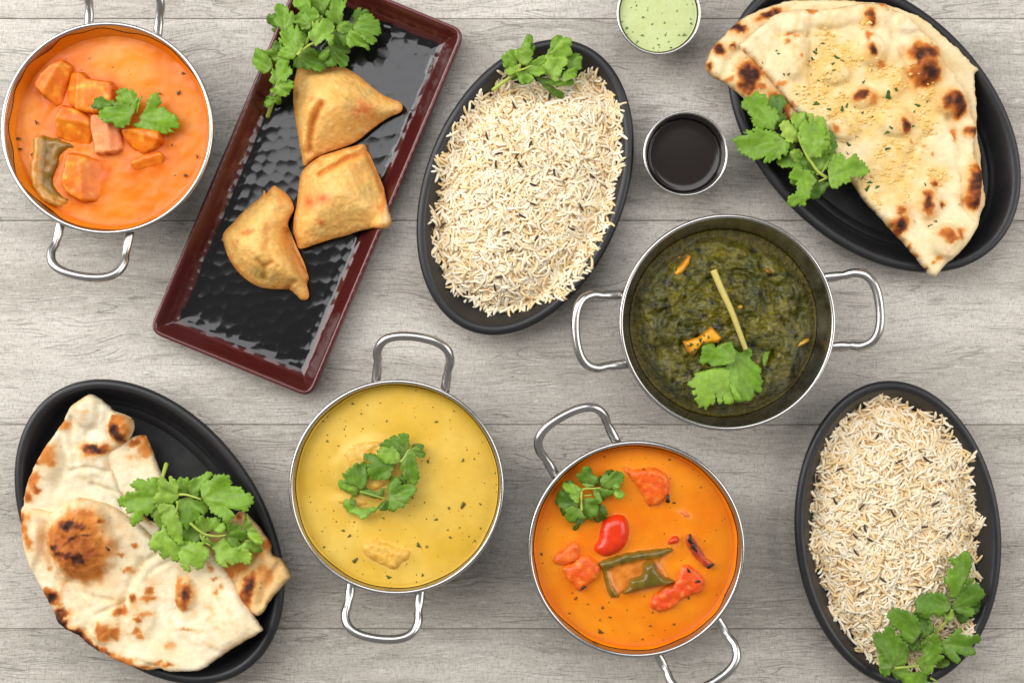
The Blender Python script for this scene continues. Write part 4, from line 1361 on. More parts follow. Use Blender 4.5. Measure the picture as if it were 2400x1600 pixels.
# ---- naan
def naan(label, pts, conv, f, base, thick, seed, chars=(), puffs=(), folds=(), steps=(), tints=(), pk=2.0, group="pieces of naan", tone=0.0, spacing=0.00145, cols=None, edge=0.0045, name="naan_bread", brown=0.25):
    poly = catmull(WP(conv(pts), 0.034), spacing)
    tan = np.roll(poly, -1, 0) - np.roll(poly, 1, 0)
    nr = np.column_stack([tan[:, 1], -tan[:, 0]])
    nr /= np.linalg.norm(nr, axis=1)[:, None] + 1e-12
    poly = poly + nr * (0.00055 * fbm(poly[:, 0], poly[:, 1], 6, 3, seed + 50))[:, None]
    V2, F = fill(poly, spacing)
    d = dist_line(V2, poly, True)
    X, Y = V2[:, 0], V2[:, 1]
    pxs = W0 / 2400 / f
    t = np.clip(d / edge, 0, 1)
    z = thick * np.sqrt(1 - (1 - t) ** 2)
    z = z + (0.0011 * fbm(X, Y, 34, 3, seed) + 0.0007 * fbm(X, Y, 11, 3, seed + 1) + 0.0009 * np.clip(fbm(X, Y, 20, 2, seed + 12), 0, 1)) * sstep(0, 0.008, d)
    for u, v, ru, rv, hgt in puffs:
        c0 = WP(conv([(u, v)]), 0.034)[0]
        q = np.sqrt(((X - c0[0]) / (ru * pxs)) ** 2 + ((Y - c0[1]) / (rv * pxs)) ** 2)
        q = q * (1 + 0.12 * fbm(X, Y, 14, 2, seed + 40))
        z += pk * hgt * np.sqrt(np.clip(1 - q ** 2, 0, 1)) * sstep(1.05, 0.7, q)
    for ch in chars:
        if ch[4] > 0.5:
            c0 = WP(conv([(ch[0], ch[1])]), 0.034)[0]
            q = np.hypot(X - c0[0], Y - c0[1]) / (1.15 * (ch[2] * ch[3]) ** 0.5 * pxs)
            z += 0.0017 * np.exp(-q ** 2) * (1 + 0.5 * fbm(X, Y, 5, 2, seed + 80))
    for p, dep, w in folds:
        P = catmull(WP(conv(p), 0.034), 0.003, closed=False)
        P = P + 0.0008 * np.column_stack([fbm(P[:, 0], P[:, 1], 9, 2, seed + 60), fbm(P[:, 1], P[:, 0], 9, 2, seed + 61)])
        q = dist_line(V2, P)
        z -= pk * dep * np.exp(-(q / w) ** 2)
    for p, hgt, w in steps:
        q = side_dist(V2, WP(conv(p), 0.034))
        z += hgt * np.where(q > 0, 1, -1) * (1 - np.exp(-(np.abs(q) / 0.0010) ** 2)) * np.exp(-np.abs(q) / w)
    bz = base(V2)
    ztop = bz + z
    V, FF = solid(V2, F, ztop, bz, 0.012)
    k = np.clip(0.5 + 0.55 * fbm(X, Y, 40, 4, seed + 2), 0, 1)
    ca, cb = cols or (S(234, 212, 164), S(244, 230, 200))
    col = mixc(ca, cb, k)
    for u, v, r, cc, st in tints:
        c0 = WP(conv([(u, v)]), 0.034)[0]
        q = np.hypot(X - c0[0], Y - c0[1]) / (r * pxs)
        col = mixc(col, cc, np.clip(np.exp(-q ** 2) * st * (0.9 + 0.9 * fbm(X, Y, 9, 3, seed + 20)), 0, 1))
    spot = np.clip(fbm(X, Y, 17, 4, seed + 3) * 1.7 - 0.62, 0, 1)
    col = mixc(col, S(222, 168, 92), spot * (0.55 + tone))
    for u, v, ru, rv, hgt in puffs:
        c0 = WP(conv([(u, v)]), 0.034)[0]
        q = np.sqrt(((X - c0[0]) / (ru * pxs)) ** 2 + ((Y - c0[1]) / (rv * pxs)) ** 2)
        col = mixc(col, S(228, 176, 96), np.exp(-(q / 0.7) ** 2) * np.clip(0.1 + 1.1 * fbm(X, Y, 7, 4, seed + 90), 0, 0.8))
    dark = np.zeros(len(V2))
    halo = np.zeros(len(V2))
    nz = fbm(X, Y, 8, 4, seed + 4)
    nz2 = fbm(X, Y, 4, 3, seed + 14)
    nz3 = fbm(X, Y, 15, 2, seed + 24)
    wx = X + 0.0022 * fbm(X, Y, 11, 2, seed + 70) + 0.0011 * fbm(X, Y, 3.6, 2, seed + 71)
    wy = Y + 0.0022 * fbm(X, Y, 11, 2, seed + 72) + 0.0011 * fbm(X, Y, 3.6, 2, seed + 73)
    for ch in chars:
        u, v, ru, rv, st = ch[:5]
        if st < 0.75: st *= 0.72
        an = ch[5] if len(ch) > 5 else 0.0
        c0 = WP(conv([(u, v)]), 0.034)[0]
        dx, dy = wx - c0[0], wy - c0[1]
        ca_, sa_ = math.cos(an), math.sin(an)
        dx, dy = dx * ca_ + dy * sa_, -dx * sa_ + dy * ca_
        q = np.sqrt((dx / (ru * pxs)) ** 2 + (dy / (rv * pxs)) ** 2)
        q = q * (1 + 0.22 * nz + 0.25 * nz3) / 1.1
        dark = np.maximum(dark, st * (1 - sstep(0.25, 1.05, q)) * np.clip(0.9 + (0.75 * nz + 0.35 * nz2) * (0.45 if st < 0.6 else 0.8), 0.15, 1.4))
        halo = np.maximum(halo, min(1, st * 1.2) * (1 - sstep(0.6, 1.8, q)))
    eb = (1 - sstep(0.0, 0.006, d)) * np.clip(fbm(X, Y, 16, 3, seed + 5) + 0.25, 0, 1)
    halo = np.maximum(halo, eb * brown * 2.2)
    col = mixc(col, S(226, 170, 92), np.clip(halo, 0, 1) * 0.85)
    stops = np.array([0.0, 0.22, 0.45, 0.68, 0.9, 1.3])
    cs = np.array([S(226, 170, 92), S(206, 126, 52), S(160, 82, 32), S(104, 50, 24), S(58, 30, 20), S(34, 20, 16)])
    dc = np.stack([np.interp(dark, stops, cs[:, i]) for i in range(3)], 1)
    col = mixc(col, dc, sstep(0.02, 0.22, dark))
    fl = np.clip((fbm(X, Y, 3.0, 2, seed + 91) - 0.62) * 6, 0, 1) * np.clip(halo * 1.2 + 0.12, 0, 1)
    col = mixc(col, S(96, 52, 24), fl * 0.7)
    o = make(name, V, FF, M["naan"], None, np.concatenate([col, col]))
    tag(o, label, "naan", group)

    def top(px, py):
        q = np.array(W(px, py, 0.036))
        i = np.argmin(((V2 - q) ** 2).sum(1))
        return ztop[i]
    return o, top, V2, ztop, poly


dC, inC = dish(2051, 288.5, 406, 277, -44, "black oval dish under the garlic naan in the upper right corner", True)
dD, inD = dish(348, 1247, 397, 268, -35.5, "black oval dish under the plain folded naan in the lower left corner", True)


def sag(dist_in, z0, dep):
    return lambda Q: z0 - dep * sstep(0.004, 0.055, dist_in(Q))


clus = [(690, 180, 40), (700, 260, 60), (790, 270, 60), (830, 330, 60), (640, 340, 60), (700, 420, 80), (620, 460, 60), (560, 520, 60), (660, 560, 80), (780, 540, 50), (950, 370, 70), (1040, 390, 60), (1090, 440, 60), (940, 600, 80), (1030, 560, 60), (880, 640, 60), (1200, 560, 70), (1230, 650, 60), (1250, 500, 50), (840, 720, 60), (1000, 840, 60), (1140, 890, 70), (1080, 950, 60), (1050, 780, 50), (1270, 930, 36), (1320, 950, 30), (960, 1070, 60), (1110, 1060, 60), (880, 960, 60), (890, 130, 26), (1150, 790, 60), (1000, 950, 60), (740, 620, 50), (1240, 700, 30)]
naan("under piece of garlic naan with blackened tips, poking out from below", [(35, 370), (45, 310), (75, 250), (130, 190), (190, 130), (240, 90), (320, 50), (420, 15), (480, -6), (560, -12), (780, -12), (900, 0), (1000, 8), (1100, 42), (1180, 72), (1250, 115), (1330, 190), (1400, 250), (1460, 310), (1475, 330), (1520, 372), (1498, 395), (1505, 480), (1515, 570), (1520, 700), (1540, 820), (1550, 950), (1565, 1070), (1540, 1150), (1500, 1190), (1400, 1150), (1000, 900), (700, 700), (540, 640), (455, 655), (400, 640), (330, 590), (260, 540), (200, 490), (150, 450), (80, 410)],
     E, 2.3053, sag(inC, 0.0278, 0.009), 0.0055, 401,
     chars=[(205, 155, 48, 40, 1.1), (380, 75, 80, 26, 1.0, .35), (105, 265, 40, 36, 1.1), (175, 248, 22, 18, .8), (48, 350, 20, 24, 1.0), (275, 400, 70, 70, 1.1, .4), (265, 460, 60, 50, .9), (430, 560, 50, 100, .95, .5), (470, 620, 40, 60, .7), (340, 470, 40, 30, .6), (160, 430, 24, 18, .5), (1460, 830, 10, 30, .3)],
     folds=[([(230, 260), (160, 330), (130, 400)], 0.0012, 0.0025)], tone=0.1, cols=(S(226, 202, 150), S(240, 222, 182)), brown=0.5)
og, topg, Vg, zg, pg = naan("top piece of garlic naan scattered with chopped garlic and herbs", [(215, 255), (232, 225), (330, 140), (400, 80), (480, 55), (560, 45), (680, 45), (800, 30), (880, 18), (940, 15), (1000, 20), (1050, 50), (1100, 80), (1150, 120), (1200, 165), (1250, 205), (1290, 240), (1310, 290), (1330, 340), (1380, 400), (1400, 440), (1440, 490), (1460, 550), (1475, 620), (1500, 680), (1500, 740), (1490, 820), (1520, 900), (1525, 960), (1515, 1050), (1520, 1140), (1518, 1200), (1470, 1290), (1400, 1370), (1330, 1430), (1290, 1480), (1270, 1495), (1245, 1490), (1220, 1460), (1180, 1410), (1130, 1350), (1090, 1300), (1050, 1260), (1010, 1210), (960, 1150), (910, 1100), (880, 1060), (850, 1010), (800, 940), (760, 880), (720, 830), (690, 770), (650, 700), (590, 640), (520, 590), (470, 530), (400, 440), (330, 370), (270, 310)],
     E, 2.3053, sag(inC, 0.0325, 0.006), 0.0062, 402,
     chars=[(915, 85, 30, 46, .9), (925, 120, 24, 30, .8), (922, 285, 34, 36, .95), (910, 200, 26, 40, .4), (1195, 300, 75, 70, .75, .3), (1220, 400, 95, 75, .85, .4), (1170, 310, 30, 60, 1.05), (1265, 285, 50, 46, .5), (1355, 545, 80, 56, 1.0, -.4), (1395, 590, 44, 44, .8), (1470, 715, 40, 34, .85), (1485, 810, 16, 26, .8), (1380, 720, 20, 50, .4), (1105, 690, 34, 50, .9), (875, 515, 40, 34, .85), (935, 535, 30, 40, .4), (1485, 1000, 44, 120, .95, -.15), (1465, 1090, 44, 50, .9), (1505, 920, 24, 40, .7), (1080, 1215, 56, 46, .95, .5), (1225, 1110, 40, 66, .75), (1215, 1075, 30, 40, .6), (1075, 1140, 36, 26, .6), (1310, 1100, 20, 20, .75), (1270, 990, 32, 22, .75), (1320, 1270, 60, 46, .7), (1395, 1270, 22, 40, .6), (1340, 1300, 60, 20, .55), (605, 62, 34, 14, .5), (985, 42, 26, 16, .7), (460, 232, 22, 16, .45), (540, 305, 16, 14, .35), (500, 190, 70, 10, .4), (1250, 1410, 24, 16, .5), (1280, 1390, 30, 16, .35), (450, 450, 40, 30, .35), (985, 350, 30, 22, .45), (725, 700, 26, 40, .45), (1075, 55, 30, 16, .5), (1060, 1260, 26, 30, .8), (1120, 1340, 16, 30, .8), (1160, 1390, 16, 24, .9), (1210, 1460, 12, 26, .8), (500, 570, 16, 40, .6), (420, 470, 10, 30, .6), (330, 380, 10, 30, .55), (240, 285, 14, 26, .7), (1150, 765, 14, 12, .4), (1265, 830, 16, 14, .4), (1210, 790, 14, 14, .35)],
     puffs=[(510, 260, 80, 190, .0035), (920, 270, 90, 100, .003), (730, 390, 90, 80, .003), (1215, 360, 90, 120, .004), (1350, 560, 90, 80, .003), (1060, 660, 110, 90, .003), (780, 690, 90, 80, .003), (1230, 1090, 80, 110, .003), (1320, 1300, 100, 110, .0035), (1060, 1150, 70, 90, .0025), (1480, 1010, 60, 130, .003), (880, 520, 90, 70, .0025), (680, 100, 200, 60, .002), (1120, 120, 100, 70, .002), (1050, 480, 60, 60, .0015)],
     folds=[([(380, 120), (440, 190), (580, 190)], 0.0018, 0.002), ([(345, 400), (350, 290), (310, 220)], 0.0014, 0.0022), ([(600, 480), (585, 330), (580, 180)], 0.0012, 0.0022), ([(1050, 80), (1050, 200), (1120, 330)], 0.0016, 0.0022), ([(690, 190), (620, 130), (600, 60)], 0.001, 0.002), ([(1340, 640), (1390, 740), (1420, 860)], 0.0016, 0.0025), ([(1240, 720), (1150, 820), (1100, 960)], 0.001, 0.003), ([(1390, 860), (1440, 1000), (1430, 1110), (1500, 1190)], 0.0014, 0.002), ([(700, 640), (780, 620), (830, 720)], 0.0014, 0.002), ([(1240, 1230), (1340, 1200), (1410, 1260)], 0.0012, 0.002), ([(1010, 130), (1040, 230), (1000, 330)], 0.001, 0.0022)], tints=[(u, v, sp * 1.5, S(230, 190, 104), 0.55) for u, v, sp in clus], cols=(S(236, 212, 160), S(246, 230, 196)), brown=0.4)
# chopped garlic, one loose layer; chopped herbs, piece by piece
r_ = np.random.default_rng(77)
BV, BF, BC, nb = [], [], [], 0
for u, v, sp in clus:
    for _ in range(36):
        px, py = E([(u + r_.normal(0, sp * 0.48), v + r_.normal(0, sp * 0.48))])[0]
        w = np.array(W(px, py, 0.037))
        if not inside(w[None], pg)[0]: continue
        i = np.argmin(((Vg - w) ** 2).sum(1))
        s = 0.0005 + 0.0017 * r_.uniform(0, 1) ** 3
        K = 6
        an = r_.uniform(0, 6.28)
        ring = [(s * r_.uniform(.7, 1.2) * math.cos(an + 6.283 * k / K), s * r_.uniform(.5, .9) * math.sin(an + 6.283 * k / K)) for k in range(K)]
        vv = [(0, 0, s * 0.55)] + [(a_ * .75, b_ * .75, s * .4) for a_, b_ in ring] + [(a_, b_, -s * .3) for a_, b_ in ring]
        BV.append(np.array(vv) + [w[0], w[1], zg[i]])
        BF += [(nb, nb + 1 + k, nb + 1 + (k + 1) % K) for k in range(K)] + [(nb + 1 + k, nb + 1 + K + k, nb + 1 + K + (k + 1) % K, nb + 1 + (k + 1) % K) for k in range(K)]
        tc = [S(234, 198, 120), S(238, 208, 142), S(228, 184, 98)][r_.integers(0, 3)]
        BC.append(np.broadcast_to(tc, (len(vv), 3)))
        nb += len(vv)
make("garlic_crumbs", np.concatenate(BV), BF, M["garlic"], og, np.concatenate(BC))["kind"] = "stuff"
hb = [(675, 155, 7), (625, 285, 12), (610, 320, 10), (745, 315, 14), (770, 330, 9), (720, 345, 8), (665, 235, 9), (700, 265, 6), (595, 335, 9), (630, 270, 8), (690, 395, 6), (725, 380, 9), (605, 400, 10), (645, 437, 7), (480, 402, 8), (455, 400, 7), (695, 460, 9), (630, 560, 14), (590, 508, 6), (530, 510, 10), (700, 590, 10), (770, 590, 12), (795, 572, 10), (840, 578, 7), (885, 445, 10), (860, 240, 6), (930, 380, 5), (930, 630, 8), (880, 610, 8), (1020, 515, 22), (1060, 480, 14), (1180, 570, 12), (1160, 603, 7), (1230, 548, 8), (1150, 680, 10), (1015, 715, 16), (1035, 690, 10), (805, 780, 12), (1015, 805, 14), (800, 830, 7), (1220, 1000, 10), (905, 1020, 14), (920, 985, 12), (960, 1010, 11), (880, 960, 10), (1245, 1215, 16), (1275, 1195, 9), (340, 340, 5), (425, 290, 6), (415, 275, 5), (565, 470, 5), (960, 660, 5), (740, 770, 5), (845, 740, 5), (970, 1160, 6), (815, 605, 5), (760, 500, 5), (645, 520, 5)]
for kk, colr in ((0, S(66, 108, 36)), (1, S(112, 146, 40)), (2, S(40, 66, 28))):
    flecks(og, "herb_flake", [tuple(E([(u, v)])[0]) + (s / 2.3 * 1.15, r_.uniform(.3, .6), r_.uniform(0, 3.1)) for j, (u, v, s) in enumerate(hb) if j % 3 == kk], 0, colr, M["leaf"], zfun=lambda px, py: topg(px, py) + 0.0006, flat=0.8)
c_ = zoom(1710, 210, 5.4057)
sprig("large coriander sprig resting between the garlic naan and its dish rim", c_, 0.031, [
    ([(1110, 1170), (1200, 1160), (1250, 1200), (1200, 1270), (1160, 1330), (1100, 1370), (1030, 1360), (1030, 1290), (1070, 1220)], (1180, 1150), 0.2),
    ([(620, 900), (700, 850), (770, 820), (800, 770), (880, 770), (930, 860), (960, 960), (1080, 1060), (930, 1010), (860, 990), (760, 970), (690, 980), (640, 940)], (1000, 1000), 0.42),
    ([(900, 860), (1000, 900), (1100, 1000), (1140, 1080), (1060, 1070), (950, 990)], (1100, 1060), 0.2),
    ([(1020, 860), (1120, 840), (1220, 830), (1300, 840), (1260, 920), (1200, 1020), (1130, 1030), (1060, 950)], (1150, 1060), 0.52, .5),
    ([(765, 820), (830, 770), (900, 780), (940, 870), (950, 950), (880, 930), (820, 890)], (960, 970), 0.66),
    ([(170, 180), (210, 110), (290, 80), (350, 30), (390, 70), (460, 90), (470, 200), (540, 230), (590, 280), (625, 370), (590, 420), (580, 490), (550, 520), (470, 490), (390, 480), (320, 450), (290, 380), (250, 320), (240, 260), (190, 240)], (570, 530), 0.46),
    ([(80, 640), (110, 590), (150, 570), (190, 540), (260, 525), (330, 560), (310, 500), (370, 490), (440, 520), (560, 540), (650, 580), (730, 650), (765, 700), (735, 770), (700, 830), (650, 810), (610, 890), (560, 860), (520, 910), (440, 900), (400, 850), (370, 880), (310, 880), (250, 840), (200, 800), (140, 770), (130, 720)], (700, 650), 0.5),
    ([(1000, 340), (1100, 350), (1190, 380), (1230, 500), (1260, 600), (1250, 700), (1280, 740), (1240, 830), (1150, 850), (1100, 700)], (1000, 850), 0.68),
    ([(800, 330), (820, 300), (880, 310), (940, 290), (985, 310), (980, 370), (930, 420), (890, 490), (860, 520), (830, 450), (790, 400)], (880, 560), 0.72),
    ([(645, 470), (690, 410), (750, 400), (810, 430), (850, 510), (880, 590), (900, 650), (830, 650), (720, 645), (710, 600), (665, 570), (690, 540)], (910, 690), 0.92),
    ([(850, 990), (920, 1040), (980, 1020), (1060, 1090), (1120, 1150), (1070, 1210), (1020, 1280), (1010, 1350), (960, 1400), (950, 1470), (910, 1430), (860, 1480), (780, 1465), (750, 1440), (760, 1370), (850, 1310), (870, 1230), (830, 1150), (770, 1110), (800, 1040)], (1140, 1160), 0.5),
    ([(1255, 1110), (1250, 1000), (1300, 900), (1340, 830), (1420, 820), (1460, 870), (1520, 850), (1590, 830), (1630, 890), (1700, 920), (1750, 980), (1775, 1020), (1700, 1080), (1600, 1090), (1530, 1150), (1450, 1180), (1400, 1160), (1400, 1210), (1350, 1240), (1290, 1230), (1260, 1170)], (1250, 1120), 0.48),
    ([(890, 560), (910, 440), (960, 390), (1040, 370), (1110, 390), (1150, 430), (1200, 450), (1215, 520), (1250, 600), (1180, 640), (1250, 680), (1240, 740), (1170, 780), (1160, 830), (1080, 850), (1000, 860), (960, 790), (940, 700), (910, 640)], (990, 860), 0.52),
], [
    ([(1240, 1120), (1120, 1040), (1040, 930), (990, 860), (910, 690), (870, 580)], 0.010, 0.015, 0.0013, 0.75),
    ([(1240, 1120), (1190, 1140), (1130, 1165)], 0.010, 0.012, 0.0010, 0.7),
    ([(1100, 1075), (1180, 1040), (1260, 900)], 0.009, 0.010, 0.0008, 0.7),
], seed=41, dz=0.0011, under=0.35)

# ---- plain naan, lower left
naan("browned under piece of plain naan showing at the right of its dish", [(1150, 745), (1190, 718), (1240, 750), (1300, 820), (1340, 880), (1345, 930), (1395, 960), (1440, 1040), (1400, 1090), (1340, 1160), (1280, 1242), (1200, 1200), (1100, 1050), (1000, 900), (1030, 820)], G, 2.1186, sag(inD, 0.0285, 0.008), 0.0058, 411,
     chars=[(1240, 1090, 46, 76, .9, -.4), (1215, 1150, 40, 60, .6), (1185, 745, 26, 26, .7), (1260, 920, 80, 60, .32), (1180, 990, 60, 70, .42), (1310, 1020, 40, 60, .3), (1320, 880, 30, 40, .5), (1120, 900, 80, 60, .5), (1130, 1000, 40, 60, .5), (1330, 1060, 30, 60, .25)],
     folds=[([(1290, 1180), (1320, 1080), (1390, 970)], 0.002, 0.0025), ([(1150, 1060), (1240, 960), (1270, 870)], 0.0014, 0.0025)], cols=(S(226, 184, 122), S(240, 214, 164)), tone=0.3, brown=0.5)
naan("small folded corner of plain naan with a browned tip, beside the black dish floor", [(705, 342), (716, 370), (740, 430), (760, 490), (790, 555), (830, 640), (760, 720), (640, 680), (540, 620), (430, 540), (470, 430), (560, 375), (640, 350)], G, 2.1186, sag(inD, 0.0262, 0.007), 0.0055, 412,
     chars=[(665, 375, 50, 26, .6, .3), (700, 350, 20, 20, .7), (700, 420, 46, 50, .35), (715, 380, 20, 40, .4), (640, 450, 60, 30, .2)], brown=0.4)
naan("upper slice of plain naan with a scorched bubble at its end", [(305, 262), (330, 210), (380, 170), (430, 138), (470, 145), (500, 168), (535, 200), (560, 222), (605, 233), (645, 260), (653, 300), (640, 335), (600, 388), (540, 430), (520, 460), (560, 540), (580, 600), (600, 650), (640, 700), (740, 780), (790, 800), (760, 880), (500, 880), (150, 880), (105, 750), (110, 660), (130, 560), (170, 470), (220, 390), (270, 310)], G, 2.1186, sag(inD, 0.0285, 0.0075), 0.0060, 413,
     chars=[(455, 408, 74, 30, 1.0, .0), (490, 402, 40, 20, .8), (575, 320, 40, 56, 1.05, .3), (600, 350, 30, 40, 1.0), (590, 265, 60, 40, .4), (570, 245, 24, 20, .6), (625, 300, 30, 50, .4), (165, 565, 34, 70, .45, -.3), (180, 600, 20, 30, .7), (190, 470, 20, 20, .9), (240, 440, 40, 70, .4, -.5), (140, 640, 30, 40, .65), (310, 290, 40, 40, .35, -.6), (250, 480, 30, 30, .35)],
     puffs=[(590, 300, 65, 80, .003), (430, 220, 100, 90, .002), (240, 460, 60, 120, .002), (420, 470, 120, 90, .0015)],
     folds=[([(345, 250), (340, 360), (370, 470)], 0.0016, 0.0025), ([(490, 180), (480, 260), (420, 340)], 0.0012, 0.0022), ([(290, 330), (300, 480), (270, 600)], 0.0012, 0.003), ([(440, 590), (500, 610), (560, 640), (600, 690)], 0.0022, 0.002), ([(340, 520), (420, 500), (520, 530)], 0.0012, 0.002)], cols=(S(230, 214, 178), S(242, 232, 208)), brown=0.6)
on, topn, _, _, _ = naan("large front slice of plain naan with a big brown bubble and charred edge", [(106, 750), (113, 690), (200, 705), (250, 720), (300, 685), (370, 652), (430, 658), (480, 672), (560, 700), (640, 755), (700, 800), (760, 850), (850, 880), (950, 885), (1020, 890), (1060, 935), (1080, 962), (1150, 1070), (1220, 1180), (1270, 1250), (1306, 1302), (1300, 1312), (1250, 1342), (1150, 1400), (1050, 1470), (980, 1508), (850, 1512), (790, 1496), (740, 1506), (650, 1480), (540, 1430), (450, 1380), (380, 1320), (300, 1260), (240, 1150), (180, 1050), (145, 970), (120, 860)], G, 2.1186, sag(inD, 0.0325, 0.0065), 0.0066, 414,
     chars=[(415, 860, 185, 215, .45), (400, 890, 165, 170, .56), (440, 990, 140, 100, .5), (350, 850, 120, 120, .6), (380, 840, 60, 14, .9, .5), (430, 930, 14, 60, .9, .4), (330, 900, 50, 12, .85, -.4), (360, 780, 50, 40, .95), (420, 780, 40, 24, .9), (455, 828, 30, 26, .95), (300, 880, 36, 26, 1.0), (410, 940, 46, 40, .98), (370, 920, 30, 24, .95), (460, 900, 60, 70, .68), (505, 760, 24, 22, .75), (500, 950, 24, 24, .7), (350, 960, 60, 40, .6), (440, 720, 60, 24, .5), (925, 1115, 30, 52, .95), (915, 1165, 50, 40, .6), (895, 1090, 26, 60, .35), (660, 1150, 26, 26, .7), (745, 1110, 36, 22, .5), (740, 1145, 50, 24, .4), (690, 1250, 24, 22, .65), (720, 1220, 50, 26, .3), (525, 1308, 56, 56, .52), (500, 1300, 20, 40, .6), (600, 1208, 50, 24, .5), (575, 1320, 24, 30, .5), (270, 1140, 40, 46, 1.0), (250, 1110, 40, 30, .7), (310, 1215, 40, 30, 1.1), (330, 1270, 76, 34, 1.25, -.6), (400, 1310, 60, 30, 1.1, -.6), (470, 1370, 70, 24, .9, -.6), (540, 1400, 70, 22, .7, -.5), (620, 1450, 90, 26, .5, -.3), (700, 1485, 80, 20, .45, -.2), (130, 740, 24, 30, .85), (135, 800, 30, 40, .5), (155, 850, 30, 60, .45, .3), (155, 1000, 12, 20, .6), (680, 1305, 36, 26, .4), (700, 1330, 26, 20, .35), (1065, 1050, 14, 12, .5), (1070, 1110, 18, 26, .4), (1040, 990, 24, 30, .3), (840, 1473, 34, 16, .65), (790, 1460, 40, 14, .4), (635, 1012, 30, 22, .55), (600, 930, 40, 16, .35), (670, 885, 16, 12, .5), (850, 1380, 50, 40, .22), (930, 1300, 50, 8, .35), (760, 1070, 60, 50, .18), (480, 1420, 30, 20, .6), (1095, 1090, 20, 16, .35), (250, 1000, 16, 16, .3)],
     puffs=[(415, 865, 172, 212, .0058), (525, 1310, 60, 66, .002), (915, 1130, 60, 90, .0022), (690, 1210, 90, 160, .0018), (160, 850, 60, 160, .002), (340, 1270, 110, 60, .002), (1050, 1250, 200, 160, .002), (640, 1450, 140, 40, .0016)],
     folds=[([(700, 960), (640, 1100), (600, 1250), (640, 1400)], 0.0016, 0.0028), ([(230, 780), (240, 900), (330, 1050), (440, 1200), (500, 1300)], 0.0016, 0.003), ([(480, 1230), (560, 1190), (640, 1160)], 0.0012, 0.002), ([(700, 980), (780, 930), (820, 900)], 0.0012, 0.0022), ([(560, 1340), (640, 1420), (760, 1480)], 0.0012, 0.0024), ([(860, 960), (760, 1010), (730, 1060)], 0.001, 0.002), ([(360, 1000), (420, 1120), (560, 1160)], 0.0010, 0.0022)], cols=(S(238, 216, 172), S(248, 236, 208)), brown=0.4)
flecks(on, "herb_fleck", [tuple(G([(537, 902)])[0]) + (7, .35, -.8)], 0, S(40, 44, 20), M["veg"], zfun=lambda px, py: topn(px, py) + 0.0006)

